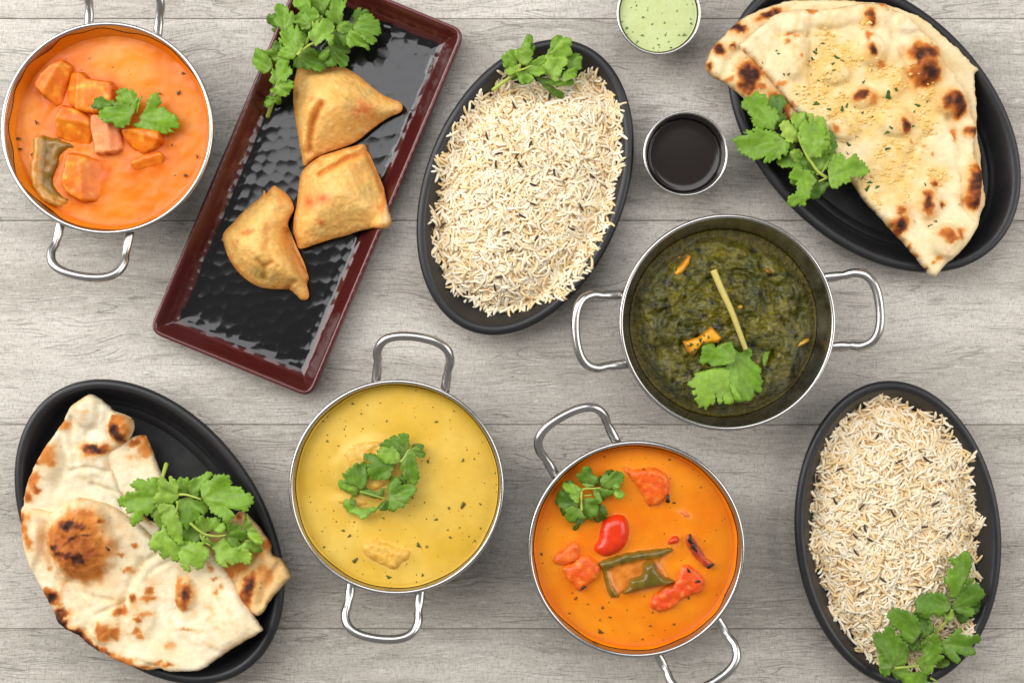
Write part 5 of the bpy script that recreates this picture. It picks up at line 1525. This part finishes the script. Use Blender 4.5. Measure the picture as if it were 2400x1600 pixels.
dS = zoom(270, 1080, 5.808)
sprig("leafy bunch of coriander heaped on the plain folded naan", dS, 0.034, [
    ([(820, 800), (960, 880), (1100, 930), (1160, 1020), (1130, 1100), (1000, 1110), (880, 1100), (800, 1000)], (1140, 1020), 0.5),
    ([(690, 880), (800, 1000), (900, 1060), (960, 1120), (860, 1160), (760, 1130), (690, 1010)], (700, 880), 0.42),
    ([(840, 300), (880, 230), (920, 260), (970, 230), (1010, 280), (1030, 380), (990, 450), (900, 470), (850, 440)], (960, 460), 0.5),
    ([(990, 420), (1020, 290), (1100, 230), (1180, 210), (1250, 160), (1305, 190), (1250, 260), (1200, 340), (1150, 400), (1120, 470), (1040, 460)], (970, 460), 0.52),
    ([(1690, 1180), (1780, 1090), (1900, 1100), (1950, 1170), (1960, 1240), (1860, 1240), (1760, 1220)], (1720, 1090), 0.6),
    ([(1470, 850), (1560, 830), (1660, 870), (1760, 950), (1780, 1040), (1700, 1100), (1690, 1180), (1620, 1200), (1560, 1140), (1510, 1070), (1520, 970)], (1490, 1010), 0.42),
    ([(1790, 720), (1830, 800), (1880, 900), (1930, 980), (2000, 1080), (1960, 1140), (1880, 1090), (1800, 1020), (1750, 940), (1770, 830)], (1770, 960), 0.6),
    ([(1230, 1100), (1350, 1140), (1450, 1080), (1520, 1100), (1600, 1170), (1750, 1200), (1840, 1260), (1840, 1320), (1800, 1400), (1700, 1360), (1620, 1390), (1540, 1430), (1440, 1400), (1370, 1350), (1360, 1240)], (1230, 1050), 0.62),
    ([(1150, 980), (1230, 1000), (1290, 1080), (1340, 1160), (1260, 1140), (1180, 1100)], (1190, 990), 0.6, .3),
    ([(860, 540), (980, 500), (1100, 560), (1220, 570), (1260, 650), (1190, 730), (1100, 800), (1010, 860), (990, 920), (940, 900), (880, 860), (840, 740), (850, 640)], (980, 490), 0.42),
    ([(1100, 850), (1180, 750), (1280, 790), (1360, 780), (1450, 830), (1490, 920), (1440, 970), (1340, 940), (1270, 970), (1190, 980), (1130, 930)], (1240, 990), 0.62),
    ([(470, 690), (560, 600), (640, 640), (660, 800), (640, 860), (590, 905), (530, 800)], (640, 600), 0.62, .5),
    ([(820, 1170), (920, 1110), (1080, 1120), (1200, 1130), (1230, 1200), (1260, 1240), (1250, 1310), (1200, 1380), (1170, 1450), (1110, 1460), (1060, 1400), (1040, 1470), (990, 1480), (920, 1420), (890, 1320), (850, 1240)], (800, 1150), 0.7),
    ([(640, 860), (700, 900), (740, 1020), (800, 1110), (870, 1160), (870, 1250), (860, 1360), (770, 1350), (740, 1280), (660, 1330), (610, 1280), (640, 1200), (560, 1230), (490, 1140), (530, 1000), (620, 950)], (650, 870), 0.66),
    ([(20, 560), (70, 500), (140, 480), (170, 440), (260, 440), (290, 400), (220, 340), (270, 290), (340, 250), (400, 235), (470, 250), (530, 230), (580, 280), (600, 350), (600, 500), (540, 560), (520, 640), (440, 720), (370, 680), (370, 770), (300, 830), (250, 865), (220, 770), (170, 680), (140, 625), (60, 600)], (620, 480), 0.58),
    ([(600, 300), (620, 220), (670, 230), (690, 270), (740, 220), (790, 250), (840, 300), (850, 400), (850, 500), (780, 560), (700, 580), (560, 600), (540, 530), (580, 420)], (840, 480), 0.66),
    ([(1155, 400), (1200, 320), (1250, 260), (1300, 290), (1340, 220), (1420, 200), (1500, 200), (1550, 240), (1560, 310), (1630, 330), (1710, 390), (1720, 430), (1680, 460), (1780, 450), (1850, 500), (1850, 570), (1810, 620), (1790, 670), (1690, 660), (1620, 620), (1620, 720), (1580, 780), (1540, 830), (1450, 770), (1340, 700), (1280, 620), (1190, 540)], (1170, 520), 0.58),
    ([(590, 620), (700, 590), (790, 600), (830, 680), (860, 820), (900, 900), (910, 970), (880, 1010), (900, 1080), (890, 1140), (830, 1110), (760, 1030), (710, 950), (660, 850), (620, 760)], (780, 600), 0.7),
], [
    ([(698, 35), (680, 100), (655, 180), (630, 290)], 0.001, 0.010, 0.0017, 0.55),
    ([(1020, 840), (1120, 930), (1240, 1000), (1400, 1022), (1510, 1005)], 0.016, 0.014, 0.0011, 0.65),
    ([(1240, 1000), (1190, 1080), (1300, 1150)], 0.012, 0.010, 0.0009, 0.65),
    ([(870, 455), (980, 460), (1170, 520)], 0.014, 0.019, 0.0010, 0.75),
    ([(840, 540), (850, 600), (820, 720)], 0.019, 0.019, 0.0008, 0.7),
], seed=42, dz=0.00105, curl=1.15, under=0.6)

# ---- spinach curry
x2, y2, R2 = karahi(1704.6, 755.5, 254.5, [(-712, 48), (705, -70)], "steel serving pan of dark green spinach curry with a wide coriander leaf")
zs2 = 0.030
pal = [("browned paneer cube in the spinach, beside the stalk's leaf", [(820, 930), (870, 912), (920, 900), (968, 860), (1015, 828), (1050, 860), (1090, 905), (1060, 940), (1000, 945), (950, 960), (890, 1030), (850, 1000)]),
       ("yellow paneer strip standing out of the spinach below the pan rim", [(740, 462), (800, 402), (850, 335), (880, 342), (868, 400), (820, 470), (770, 492)]),
       ("pale paneer strip at the spinach's edge towards the corner rice dish", [(1562, 962), (1610, 922), (1680, 905), (1692, 925), (1640, 962), (1575, 988)]),
       ("tiny orange paneer corner poking through the spinach above the stalk", [(1370, 432), (1400, 430), (1425, 455), (1415, 472), (1385, 462)]),
       ("small cream bit of paneer beside the yellow stalk", [(1183, 690), (1215, 672), (1243, 682), (1225, 705), (1210, 728), (1195, 715)]),
       ("slim paneer sliver alongside the yellow strip in the spinach", [(728, 388), (790, 345), (832, 338), (800, 362), (752, 396)])]
polys2 = [WP(Fz(p), zs2 + 0.01) for _, p in pal]


def edge2(P):
    a_ = np.arctan2(P[:, 1] - y2, P[:, 0] - x2)
    return 0.0045 + 0.0040 * noise2(np.cos(a_) * 1.6 + 3, np.sin(a_) * 1.6 + 7, 12) + 0.0022 * noise2(np.cos(a_) * 5 + 3, np.sin(a_) * 5 + 7, 13) + 0.003 * np.cos(a_ - 1.9)


def h2(P, d):
    e = sstep(-0.002, 0.010, d - edge2(P))
    X, Y = P[:, 0], P[:, 1]
    rid = 1 - np.abs(fbm(X, Y, 26, 3, 91))
    hh = 1.3 * 0.0050 * sstep(0, 0.045, d - edge2(P)) + 0.0036 * fbm(X, Y, 44, 2, 90) + 0.0060 * rid + 0.0020 * fbm(X, Y, 12, 2, 92) + 0.0017 * fbm(X, Y, 5.5, 2, 93) + 0.0013 * np.sin(np.hypot(X - x2 + 0.02, Y - y2 - 0.015) * 330 + 6 * fbm(X, Y, 45, 2, 99))
    arc = np.abs(np.hypot(X - x2 - 0.006, Y - y2 + 0.002) - 0.040 - 0.004 * fbm(X, Y, 30, 2, 94))
    hh -= 0.0022 * np.exp(-(arc / 0.0025) ** 2)
    return e * (0.0015 + hh)


def c2(P, d):
    X, Y = P[:, 0], P[:, 1]
    k = np.clip(0.5 + 0.8 * fbm(X, Y, 24, 4, 95), 0, 1)
    col = mixc(S(66, 68, 8), S(112, 102, 10), k)
    col = mixc(col, S(20, 25, 7), np.clip(fbm(X, Y, 8, 4, 96) * 1.7 - 0.15, 0, 0.9))
    col = mixc(col, S(136, 126, 34), np.clip(fbm(X, Y, 40, 3, 97) * 1.8 - 0.75, 0, 0.7))
    liq = 1 - sstep(-0.001, 0.004, d - edge2(P))
    return mixc(col, S(88, 76, 2), liq * 0.85)


sauce("spinach_curry", "dark green lumpy spinach curry filling the steel pan", "curry", x2, y2, R2, zs2, h2, c2, M["spinach"], film=0.001, nr=130, nt=300)


def z2at(p, z):
    q = np.array([W(p[0], p[1], z)])
    return zs2 + h2(q, wall_r(R2, zs2) - np.hypot(q[:, 0] - x2, q[:, 1] - y2))[0]


for i, (lab, p) in enumerate(pal):
    cc = (S(240, 180, 44), S(226, 130, 20), S(206, 150, 40))
    if i in (3,): cc = (S(196, 96, 30), S(160, 80, 26))
    if i in (4, 2): cc = (S(226, 190, 92), S(214, 160, 50))
    zt = z2at(np.mean(Fz(p), 0), 0.036)
    o = lump("paneer_cube", lab, "paneer", Fz(p), zt + (0.0062 if i == 0 else 0.0042), 0.012, M["paneer"], cc, "paneer pieces in the spinach curry", edge=0.0024, tilt=(0.06, 0.05), rough=0.0006, seed=140 + i, sink=0.0012, angular=True, edge_col=S(150, 96, 20), power=0.6)
    if i == 0: PAN_FIRST, PAN_Z = o, zt + 0.0062
flecks(PAN_FIRST, "herb_fleck", [tuple(Fz([(u, v)])[0]) + (s / 2.9, .7, u * .3) for u, v, s in [(870, 950, 16), (900, 985, 14), (880, 1000, 12), (935, 920, 18), (955, 935, 14), (990, 900, 12), (960, 890, 9), (850, 960, 10), (915, 950, 9)]], PAN_Z, S(70, 74, 20), M["veg"])
lf = [(950, 960), (985, 940), (1030, 945), (1040, 965), (1080, 945), (1140, 935), (1150, 960), (1165, 985), (1230, 970), (1280, 980), (1290, 1020), (1280, 1050), (1330, 1090), (1350, 1130), (1340, 1160), (1365, 1200), (1350, 1230), (1360, 1260), (1340, 1280), (1290, 1250), (1300, 1290), (1270, 1330), (1230, 1330), (1190, 1345), (1150, 1350), (1130, 1360), (1090, 1350), (1080, 1320), (1060, 1350), (1040, 1310), (1030, 1350), (1000, 1360), (970, 1390), (955, 1370), (930, 1380), (920, 1350), (890, 1320), (910, 1300), (880, 1290), (890, 1260), (870, 1240), (850, 1215), (880, 1190), (900, 1160), (895, 1145), (960, 1130), (1000, 1115), (1050, 1100), (1000, 1098), (950, 1090), (935, 1060), (945, 1010)]
sprig("single wide coriander leaf with a long yellow stalk on the spinach", Fz, 0.0425, [
    ([(1165, 985), (1230, 970), (1280, 980), (1290, 1020), (1280, 1050), (1330, 1090), (1350, 1130), (1340, 1160), (1365, 1200), (1350, 1230), (1360, 1262), (1338, 1282), (1300, 1262), (1302, 1295), (1270, 1332), (1230, 1332), (1190, 1340), (1165, 1290), (1140, 1220), (1120, 1150), (1105, 1090), (1130, 1030)], (1180, 1030), 0.40, 0.42),
    ([(1140, 1060), (1120, 1100), (1060, 1106), (1000, 1122), (950, 1135), (895, 1148), (900, 1162), (878, 1190), (848, 1216), (872, 1240), (905, 1250), (880, 1268), (880, 1292), (915, 1298), (895, 1325), (918, 1352), (930, 1382), (955, 1372), (970, 1392), (1000, 1358), (1030, 1352), (1040, 1290), (1058, 1352), (1084, 1345), (1088, 1300), (1100, 1350), (1132, 1358), (1158, 1345), (1172, 1300), (1150, 1230), (1135, 1180), (1150, 1120)], (1150, 1060), 0.58, 0.42),
    ([(950, 960), (985, 938), (1030, 943), (1042, 968), (1085, 943), (1140, 933), (1152, 960), (1172, 1010), (1165, 1070), (1120, 1085), (1062, 1095), (1020, 1100), (985, 1075), (955, 1090), (935, 1060), (945, 1010)], (1165, 1060), 0.48, 0.42),
    ([(1140, 1200), (1160, 1215), (1190, 1270), (1205, 1330), (1185, 1335), (1165, 1290)], (1150, 1210), 0.6, .8),
], [([(1022, 445), (1082, 585), (1140, 710), (1190, 840), (1243, 985)], 0.0045, 0.003, 0.0026, 1.1)], seed=51, curl=1.3, dz=0.0020)
sprig("shred of coriander lying on the spinach to the right of the leaf", Fz, 0.040, [([(1360, 1090), (1365, 1030), (1385, 985), (1410, 960), (1415, 985), (1395, 1020), (1380, 1060), (1375, 1095)], (1365, 1095), 0.55, .5)], [], seed=52)

# ---- yellow curry
x3, y3, R3 = karahi(929, 1141.5, 253, [(64, -487), (-56, 490)], "steel serving pan of yellow curry in the lower middle")
zs3 = 0.0425
ch = [("rounded chicken piece under the coriander in the yellow curry", [(300, 600), (340, 570), (400, 552), (470, 553), (530, 590), (560, 650), (540, 720), (500, 760), (430, 790), (360, 780), (330, 720), (310, 660)], 0.0045),
      ("chicken piece just breaking the yellow curry under a single leaf strip", [(240, 825), (280, 808), (330, 802), (390, 820), (408, 850), (350, 872), (285, 855)], 0.0028),
      ("lone chicken piece away from the coriander in the yellow curry", [(378, 1050), (395, 1025), (440, 1015), (500, 1035), (560, 1058), (612, 1068), (600, 1100), (570, 1130), (528, 1162), (465, 1130), (400, 1100)], 0.0042)]
polys3 = [WP(Hh(p), zs3) for _, p, _ in ch]
bulge = WP(Hh([(235, 650), (300, 560), (420, 520), (540, 540), (630, 620), (640, 740), (560, 800), (450, 830), (300, 800), (240, 740)]), zs3)


def h3(P, d):
    n = near_field(P, polys3, 0.0028)
    sb = sdist(P, bulge)
    return 0.0004 * fbm(P[:, 0], P[:, 1], 40, 2, 33) + 0.0009 * n + 0.0014 * sstep(-0.003, 0.006, sb) + 0.0010 * np.exp(-d / 0.0018)


def c3(P, d):
    k = np.clip(0.5 + 0.75 * fbm(P[:, 0] + 0.02 * noise2(P[:, 0] * 25, P[:, 1] * 25, 6), P[:, 1], 44, 4, 34), 0, 1)
    col = mixc(S(220, 176, 58), S(231, 194, 90), k)
    n = near_field(P, polys3, 0.003)
    col = mixc(col, S(236, 196, 110), np.clip(n - 0.3, 0, 1) * 0.6)  # lighter rim round the chicken, a highlight put into the sauce colour
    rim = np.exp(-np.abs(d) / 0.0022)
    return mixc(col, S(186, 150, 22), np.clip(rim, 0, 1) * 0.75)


o3 = sauce("curry", "smooth yellow curry with green flecks filling the lower middle pan", "curry", x3, y3, R3, zs3, h3, c3, M["sauce_smooth"], film=0.0035)
for i, (lab, p, up) in enumerate(ch):
    lump("chicken_piece", lab, "chicken", Hh(p), zs3 + up, 0.014, M["meat"], (S(228, 172, 56), S(236, 192, 96), S(216, 146, 34)), "chicken pieces in the yellow curry", edge=0.006, rough=0.0010, wl=6, seed=160 + i, grow=0.0012, edge_col=S(226, 172, 70))
flecks(o3, "herb_fleck", [tuple(Hh([(u, v)])[0]) + (s / 2.01, .6, u * .13) for u, v, s in [(192, 455, 7), (690, 645, 9), (788, 865, 8), (855, 850, 14), (645, 1040, 12), (290, 970, 9), (335, 373, 6), (728, 458, 7), (215, 550, 7), (570, 1130, 6), (664, 1180, 7), (728, 918, 9), (345, 1112, 13), (505, 1190, 12), (480, 912, 6), (1012, 700, 8), (618, 815, 6), (375, 420, 5), (495, 455, 5), (633, 310, 5), (90, 625, 8), (130, 528, 7), (855, 640, 8), (908, 633, 5), (936, 846, 5), (937, 960, 5), (200, 1048, 7), (320, 995, 8), (405, 380, 4), (795, 1003, 8), (910, 1018, 5), (685, 1047, 6), (465, 370, 4), (268, 572, 4), (812, 408, 4), (783, 967, 5)]], zs3 + 0.0006, S(84, 88, 26), M["veg"])
f_ = zoom(780, 1000, 6.817)
sprig("coriander sprig curled over the chicken in the yellow curry", f_, zs3 + 0.004, [
    ([(105, 870), (170, 850), (240, 910), (320, 940), (420, 1040), (380, 1080), (310, 1100), (250, 1060), (180, 1010), (110, 960)], (430, 1050), 0.55),
    ([(430, 1040), (540, 1000), (640, 1040), (730, 1060), (780, 980), (810, 1050), (790, 1120), (700, 1130), (560, 1090)], (800, 1120), 0.3),
    ([(180, 1180), (240, 1160), (300, 1230), (380, 1300), (460, 1330), (560, 1310), (680, 1290), (740, 1280), (700, 1330), (600, 1360), (540, 1420), (470, 1450), (370, 1400), (330, 1370), (250, 1370), (200, 1310), (165, 1250)], (740, 1280), 0.58),
    ([(285, 1140), (320, 1150), (355, 1220), (340, 1260), (290, 1220)], (350, 1260), 0.25),
    ([(730, 1290), (800, 1210), (870, 1180), (900, 1240), (900, 1310), (800, 1320)], (880, 1170), 0.25),
    ([(1060, 830), (1110, 760), (1140, 840), (1180, 900), (1150, 960), (1100, 920)], (1090, 800), 0.1),
    ([(190, 730), (260, 690), (320, 640), (370, 600), (430, 610), (500, 570), (530, 680), (540, 800), (530, 910), (490, 990), (430, 1010), (360, 950), (290, 910), (200, 860), (240, 810), (170, 770)], (420, 1015), 0.36),
    ([(785, 290), (830, 240), (930, 180), (1040, 140), (1130, 120), (1200, 150), (1190, 230), (1210, 320), (1190, 400), (1120, 490), (1050, 450), (990, 380), (900, 330), (840, 310)], (1190, 420), 0.28),
    ([(1250, 370), (1310, 330), (1400, 360), (1440, 400), (1465, 450), (1410, 480), (1330, 440)], (1240, 350), 0.3),
    ([(960, 780), (1040, 840), (1110, 920), (1170, 930), (1240, 930), (1320, 990), (1280, 1080), (1220, 1110), (1220, 1190), (1150, 1200), (1110, 1270), (1020, 1270), (990, 1330), (920, 1310), (890, 1200), (870, 1080), (880, 980), (920, 880)], (880, 1150), 0.32),
    ([(1190, 400), (1270, 380), (1310, 450), (1330, 560), (1350, 680), (1360, 790), (1330, 890), (1280, 920), (1230, 890), (1190, 850), (1150, 830), (1110, 740), (1090, 650), (1120, 500)], (1230, 360), 0.34),
    ([(505, 470), (560, 445), (680, 470), (760, 540), (880, 580), (1010, 590), (960, 650), (920, 720), (890, 800), (810, 850), (760, 860), (720, 820), (650, 840), (590, 790), (570, 690), (590, 640), (530, 600)], (1060, 580), 0.34),
    ([(725, 440), (770, 330), (860, 300), (960, 330), (1010, 390), (1070, 470), (1080, 560), (1020, 580), (880, 570), (770, 540), (720, 480)], (1080, 560), 0.55),
], [
    ([(1080, 560), (1160, 470), (1200, 380), (1250, 350)], 0.014, 0.013, 0.0008, 0.7),
    ([(440, 1030), (640, 1090), (860, 1150)], 0.008, 0.010, 0.0008, 0.3),
], seed=61, dz=0.0008, curl=1.0, under=0.25)

# ---- bright orange curry
x4, y4, R4 = karahi(1491.5, 1286.6, 255, [(-279, -503), (288, 495)], "steel serving pan of bright orange curry with tomato and pepper")
zs4 = 0.0405
OR = (S(238, 102, 10), S(230, 78, 6), S(244, 150, 50))
it = [("chicken_piece", "flat-topped chicken piece by itself in the bright orange curry, opposite the coriander", "chicken", [(605, 400), (650, 422), (710, 415), (770, 410), (830, 440), (855, 500), (850, 560), (800, 605), (740, 618), (710, 570), (670, 490), (620, 440)], 0.006, OR, 0.004, 0.0006),
      ("tomato_piece", "shiny red tomato wedge below the coriander in the orange curry", "tomato", [(500, 690), (560, 665), (610, 672), (635, 720), (632, 790), (600, 850), (540, 885), (490, 888), (445, 850), (470, 790), (485, 725)], 0.008, (S(224, 44, 6), S(230, 62, 8), S(212, 34, 4)), 0.010, 0.0002),
      ("chicken_piece", "orange chicken piece with a pointed corner near the pan's left wall", "chicken", [(220, 900), (300, 832), (340, 802), (372, 862), (335, 915), (262, 935)], 0.005, (S(232, 84, 10), S(240, 120, 30)), 0.004, 0.0006),
      ("chicken_piece", "rough chicken piece with a charred corner, touching the pepper's left end", "chicken", [(322, 925), (400, 882), (460, 920), (475, 980), (420, 1032), (368, 1075), (330, 1040), (290, 990), (280, 950)], 0.006, OR, 0.004, 0.0012),
      ("tomato_piece", "small red tomato bit next to the charred strip", "tomato", [(830, 820), (868, 772), (908, 774), (905, 818), (862, 826)], 0.0042, (S(214, 50, 12), S(224, 70, 24)), 0.004, 0.0003),
      ("chicken_piece", "narrow blackened chicken strip near the pan's right wall", "chicken", [(940, 790), (965, 766), (990, 800), (1030, 850), (1050, 895), (1085, 918), (1085, 945), (1050, 948), (1000, 900), (960, 850)], 0.0045, (S(206, 60, 30), S(110, 34, 22), S(226, 90, 50)), 0.003, 0.0010),
      ("chicken_piece", "long shaggy chicken piece below the charred strip", "chicken", [(910, 950), (950, 935), (1000, 968), (1042, 1010), (1030, 1070), (970, 1098), (925, 1115), (875, 1162), (810, 1184), (752, 1168), (758, 1112), (815, 1062), (870, 1035), (900, 1000)], 0.0050, (S(236, 90, 12), S(226, 60, 10), S(242, 146, 60)), 0.004, 0.0012),
      ("chicken_piece", "tiny shred of chicken floating below the flat-topped piece", "chicken", [(890, 640), (930, 635), (965, 660), (970, 680), (930, 668)], 0.0018, (S(232, 130, 70), S(236, 120, 50)), 0.002, 0.0004),
      ]
pep = [("open green pepper piece with its hollow full of orange sauce", [(470, 915), (560, 880), (700, 850), (870, 833), (874, 862), (820, 900), (840, 960), (880, 1015), (860, 1036), (700, 1075), (590, 1100), (560, 1118), (525, 1105), (500, 1040), (485, 970)], 0.0050),
       ("folded green pepper flap with a shiny dark skin over the sauce-filled pepper piece", [(600, 1090), (632, 1045), (640, 1010), (700, 990), (708, 928), (740, 915), (768, 910), (812, 985), (880, 1020), (862, 1038), (760, 1062), (660, 1085)], 0.0085)]
PSTR = [(480, 930), (560, 897), (700, 866), (872, 847)]
PEND = [(482, 930), (500, 1000), (520, 1060), (560, 1112)]


def pep_h(V2, d):
    a_ = np.minimum(dist_line(V2, WP(I(PSTR), zs4)) - 0.0028, dist_line(V2, WP(I(PEND), zs4)) - 0.0016)
    return -0.0034 * sstep(0.0, 0.0035, a_)


def pep_c(V2, d, col):
    a_ = np.minimum(dist_line(V2, WP(I(PSTR), zs4)) - 0.0030, dist_line(V2, WP(I(PEND), zs4)) - 0.0020)
    n = fbm(V2[:, 0], V2[:, 1], 6, 3, 231)
    inn = mixc(S(206, 118, 28), S(232, 140, 50), np.clip(0.5 + n, 0, 1))
    return mixc(col, inn, sstep(-0.0005, 0.0028, a_ + 0.0010 * n))


polys4 = [WP(I(t_[3]), zs4) for t_ in it] + [WP(I(p), zs4) for _, p, _ in pep]


def h4(P, d):
    n = near_field(P, polys4, 0.0022)
    return 0.0005 * fbm(P[:, 0], P[:, 1], 38, 2, 43) + 0.0007 * n + 0.0010 * np.exp(-d / 0.0018)


def c4(P, d):
    k = np.clip(0.5 + 0.75 * fbm(P[:, 0] + 0.02 * noise2(P[:, 0] * 25, P[:, 1] * 25, 5), P[:, 1], 40, 4, 44), 0, 1)
    col = mixc(S(230, 120, 2), S(240, 146, 22), k)
    n = near_field(P, polys4, 0.0016)
    col = mixc(col, S(240, 160, 96), np.clip(n - 0.35, 0, 1) * 0.6 * np.clip(0.6 + fbm(P[:, 0], P[:, 1], 14, 2, 45), 0, 1))  # patchy pale rim at the pieces: rim highlight painted in the sauce colour
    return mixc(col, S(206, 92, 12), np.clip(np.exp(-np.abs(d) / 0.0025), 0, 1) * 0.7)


o4 = sauce("curry", "bright orange curry filling the pan at the lower middle right", "curry", x4, y4, R4, zs4, h4, c4, M["sauce_smooth"], film=0.0055)
for i, (nm, lab, cat, p, up, cc, ed, ro) in enumerate(it):
    lump(nm, lab, cat, I(p), zs4 + up, 0.015, M["veg"] if nm == "tomato_piece" else M["meat"], cc, None if nm == "tomato_piece" else "chicken pieces in the bright orange curry", edge=ed, rough=ro, wl=6, seed=180 + i, grow=0.0 if nm == "tomato_piece" else 0.0012, sink=0.0008 if nm == "tomato_piece" else 0.0024, edge_col=None if nm == "tomato_piece" else S(236, 132, 40), angular=(i == 0), tilt=(0.04, 0.08) if i == 0 else (0, 0))
for i, (lab, p, up) in enumerate(pep):
    lump("pepper_slice", lab, "pepper", I(p), zs4 + up, 0.013, M["veg"], (S(88, 80, 14), S(124, 100, 22), S(64, 62, 12)), "green pepper pieces in the orange curry", edge=0.0035, rough=0.0007, seed=200 + i, edge_col=S(150, 106, 24), extra=pep_h if i == 0 else None, colfun=pep_c if i == 0 else None)
CHR = S(44, 22, 16)
flecks(o4, "spice_fleck", [tuple(I([(u, v)])[0]) + (s / 2.7, .6, u * .13) for u, v, s in [(160, 870, 12), (478, 1290, 20), (345, 1110, 12), (490, 1160, 12), (530, 1212, 10), (850, 360, 8), (500, 345, 8), (748, 1258, 9), (875, 1250, 9), (955, 1108, 12), (310, 1190, 9), (705, 1330, 7), (195, 735, 5), (883, 688, 4), (1020, 510, 6), (918, 505, 4), (1150, 680, 5), (760, 1185, 7), (325, 1080, 7), (475, 1228, 7), (825, 1282, 4), (545, 1282, 4), (710, 1210, 4), (410, 1140, 7), (700, 1385, 9), (1105, 1090, 5)]], zs4 + 0.0007, S(96, 66, 16), M["veg"])
flecks(o4, "char_fleck", [tuple(I([(u, v)])[0]) + (s / 2.3, .5, an) for u, v, s, an in [(842, 575, 22, 1.6), (965, 795, 26, 1.9), (985, 835, 28, 2.0), (1070, 935, 20, .5), (385, 1052, 16, .6), (1005, 1018, 16, .3), (875, 594, 9, 0), (710, 412, 7, 0), (740, 433, 5, 0), (955, 960, 12, 2.2)]], zs4 + 0.0062, CHR, M["veg"])
g_ = zoom(1290, 1080, 8.7105)
sprig("dark green coriander sprig by the rim of the bright orange curry", g_, zs4 + 0.002, [
    ([(990, 880), (1080, 920), (1120, 1000), (1160, 1100), (1130, 1200), (1050, 1220), (960, 1250), (920, 1200), (960, 1050)], (960, 900), 0.12),
    ([(540, 1190), (640, 1180), (700, 1180), (650, 1260), (590, 1300), (550, 1390), (500, 1410), (470, 1350), (530, 1270)], (650, 1130), 0.15),
    ([(330, 440), (380, 410), (460, 440), (480, 500), (400, 500)], (480, 500), 0.05),
    ([(210, 600), (270, 560), (350, 640), (440, 740), (540, 830), (590, 870), (560, 960), (490, 950), (440, 1000), (330, 1020), (240, 970), (180, 900), (130, 830), (160, 720)], (590, 900), 0.15),
    ([(600, 410), (700, 440), (800, 470), (900, 490), (840, 530), (760, 550), (690, 510), (640, 470)], (800, 540), 0.55, .2),
    ([(550, 290), (620, 230), (680, 150), (750, 120), (820, 160), (850, 260), (910, 300), (960, 390), (985, 460), (900, 490), (800, 480), (700, 440), (610, 400)], (800, 540), 0.22),
    ([(950, 600), (1060, 580), (1200, 600), (1290, 650), (1240, 700), (1120, 730), (1050, 700)], (930, 590), 0.35),
    ([(1035, 410), (1090, 310), (1170, 290), (1240, 280), (1310, 230), (1400, 240), (1490, 290), (1470, 380), (1480, 450), (1420, 510), (1310, 500), (1240, 550), (1130, 560), (1050, 520)], (1030, 550), 0.28),
    ([(1240, 590), (1290, 510), (1370, 520), (1420, 600), (1500, 690), (1440, 760), (1370, 750), (1320, 670)], (1200, 600), 0.62),
    ([(330, 1010), (470, 930), (520, 970), (600, 990), (640, 1080), (700, 1160), (600, 1150), (540, 1170), (490, 1240), (410, 1250), (340, 1200), (320, 1100)], (640, 900), 0.4),
    ([(670, 800), (770, 770), (870, 760), (930, 850), (980, 880), (960, 1030), (940, 1150), (880, 1210), (800, 1190), (720, 1130), (690, 1020), (670, 930)], (640, 850), 0.36),
    ([(870, 620), (940, 600), (990, 660), (1030, 760), (1020, 850), (950, 840), (930, 740)], (870, 640), 0.52),
    ([(270, 510), (330, 460), (430, 480), (520, 520), (610, 570), (620, 650), (590, 740), (550, 820), (480, 790), (400, 690), (320, 600)], (600, 700), 0.46),
], [
    ([(640, 1010), (630, 800), (645, 600), (720, 565), (880, 560), (1030, 545)], 0.010, 0.010, 0.0009, 0.8),
    ([(670, 710), (760, 700), (850, 690)], 0.008, 0.009, 0.0007, 0.6),
], seed=62, dz=0.0008, curl=1.0, under=0.35)
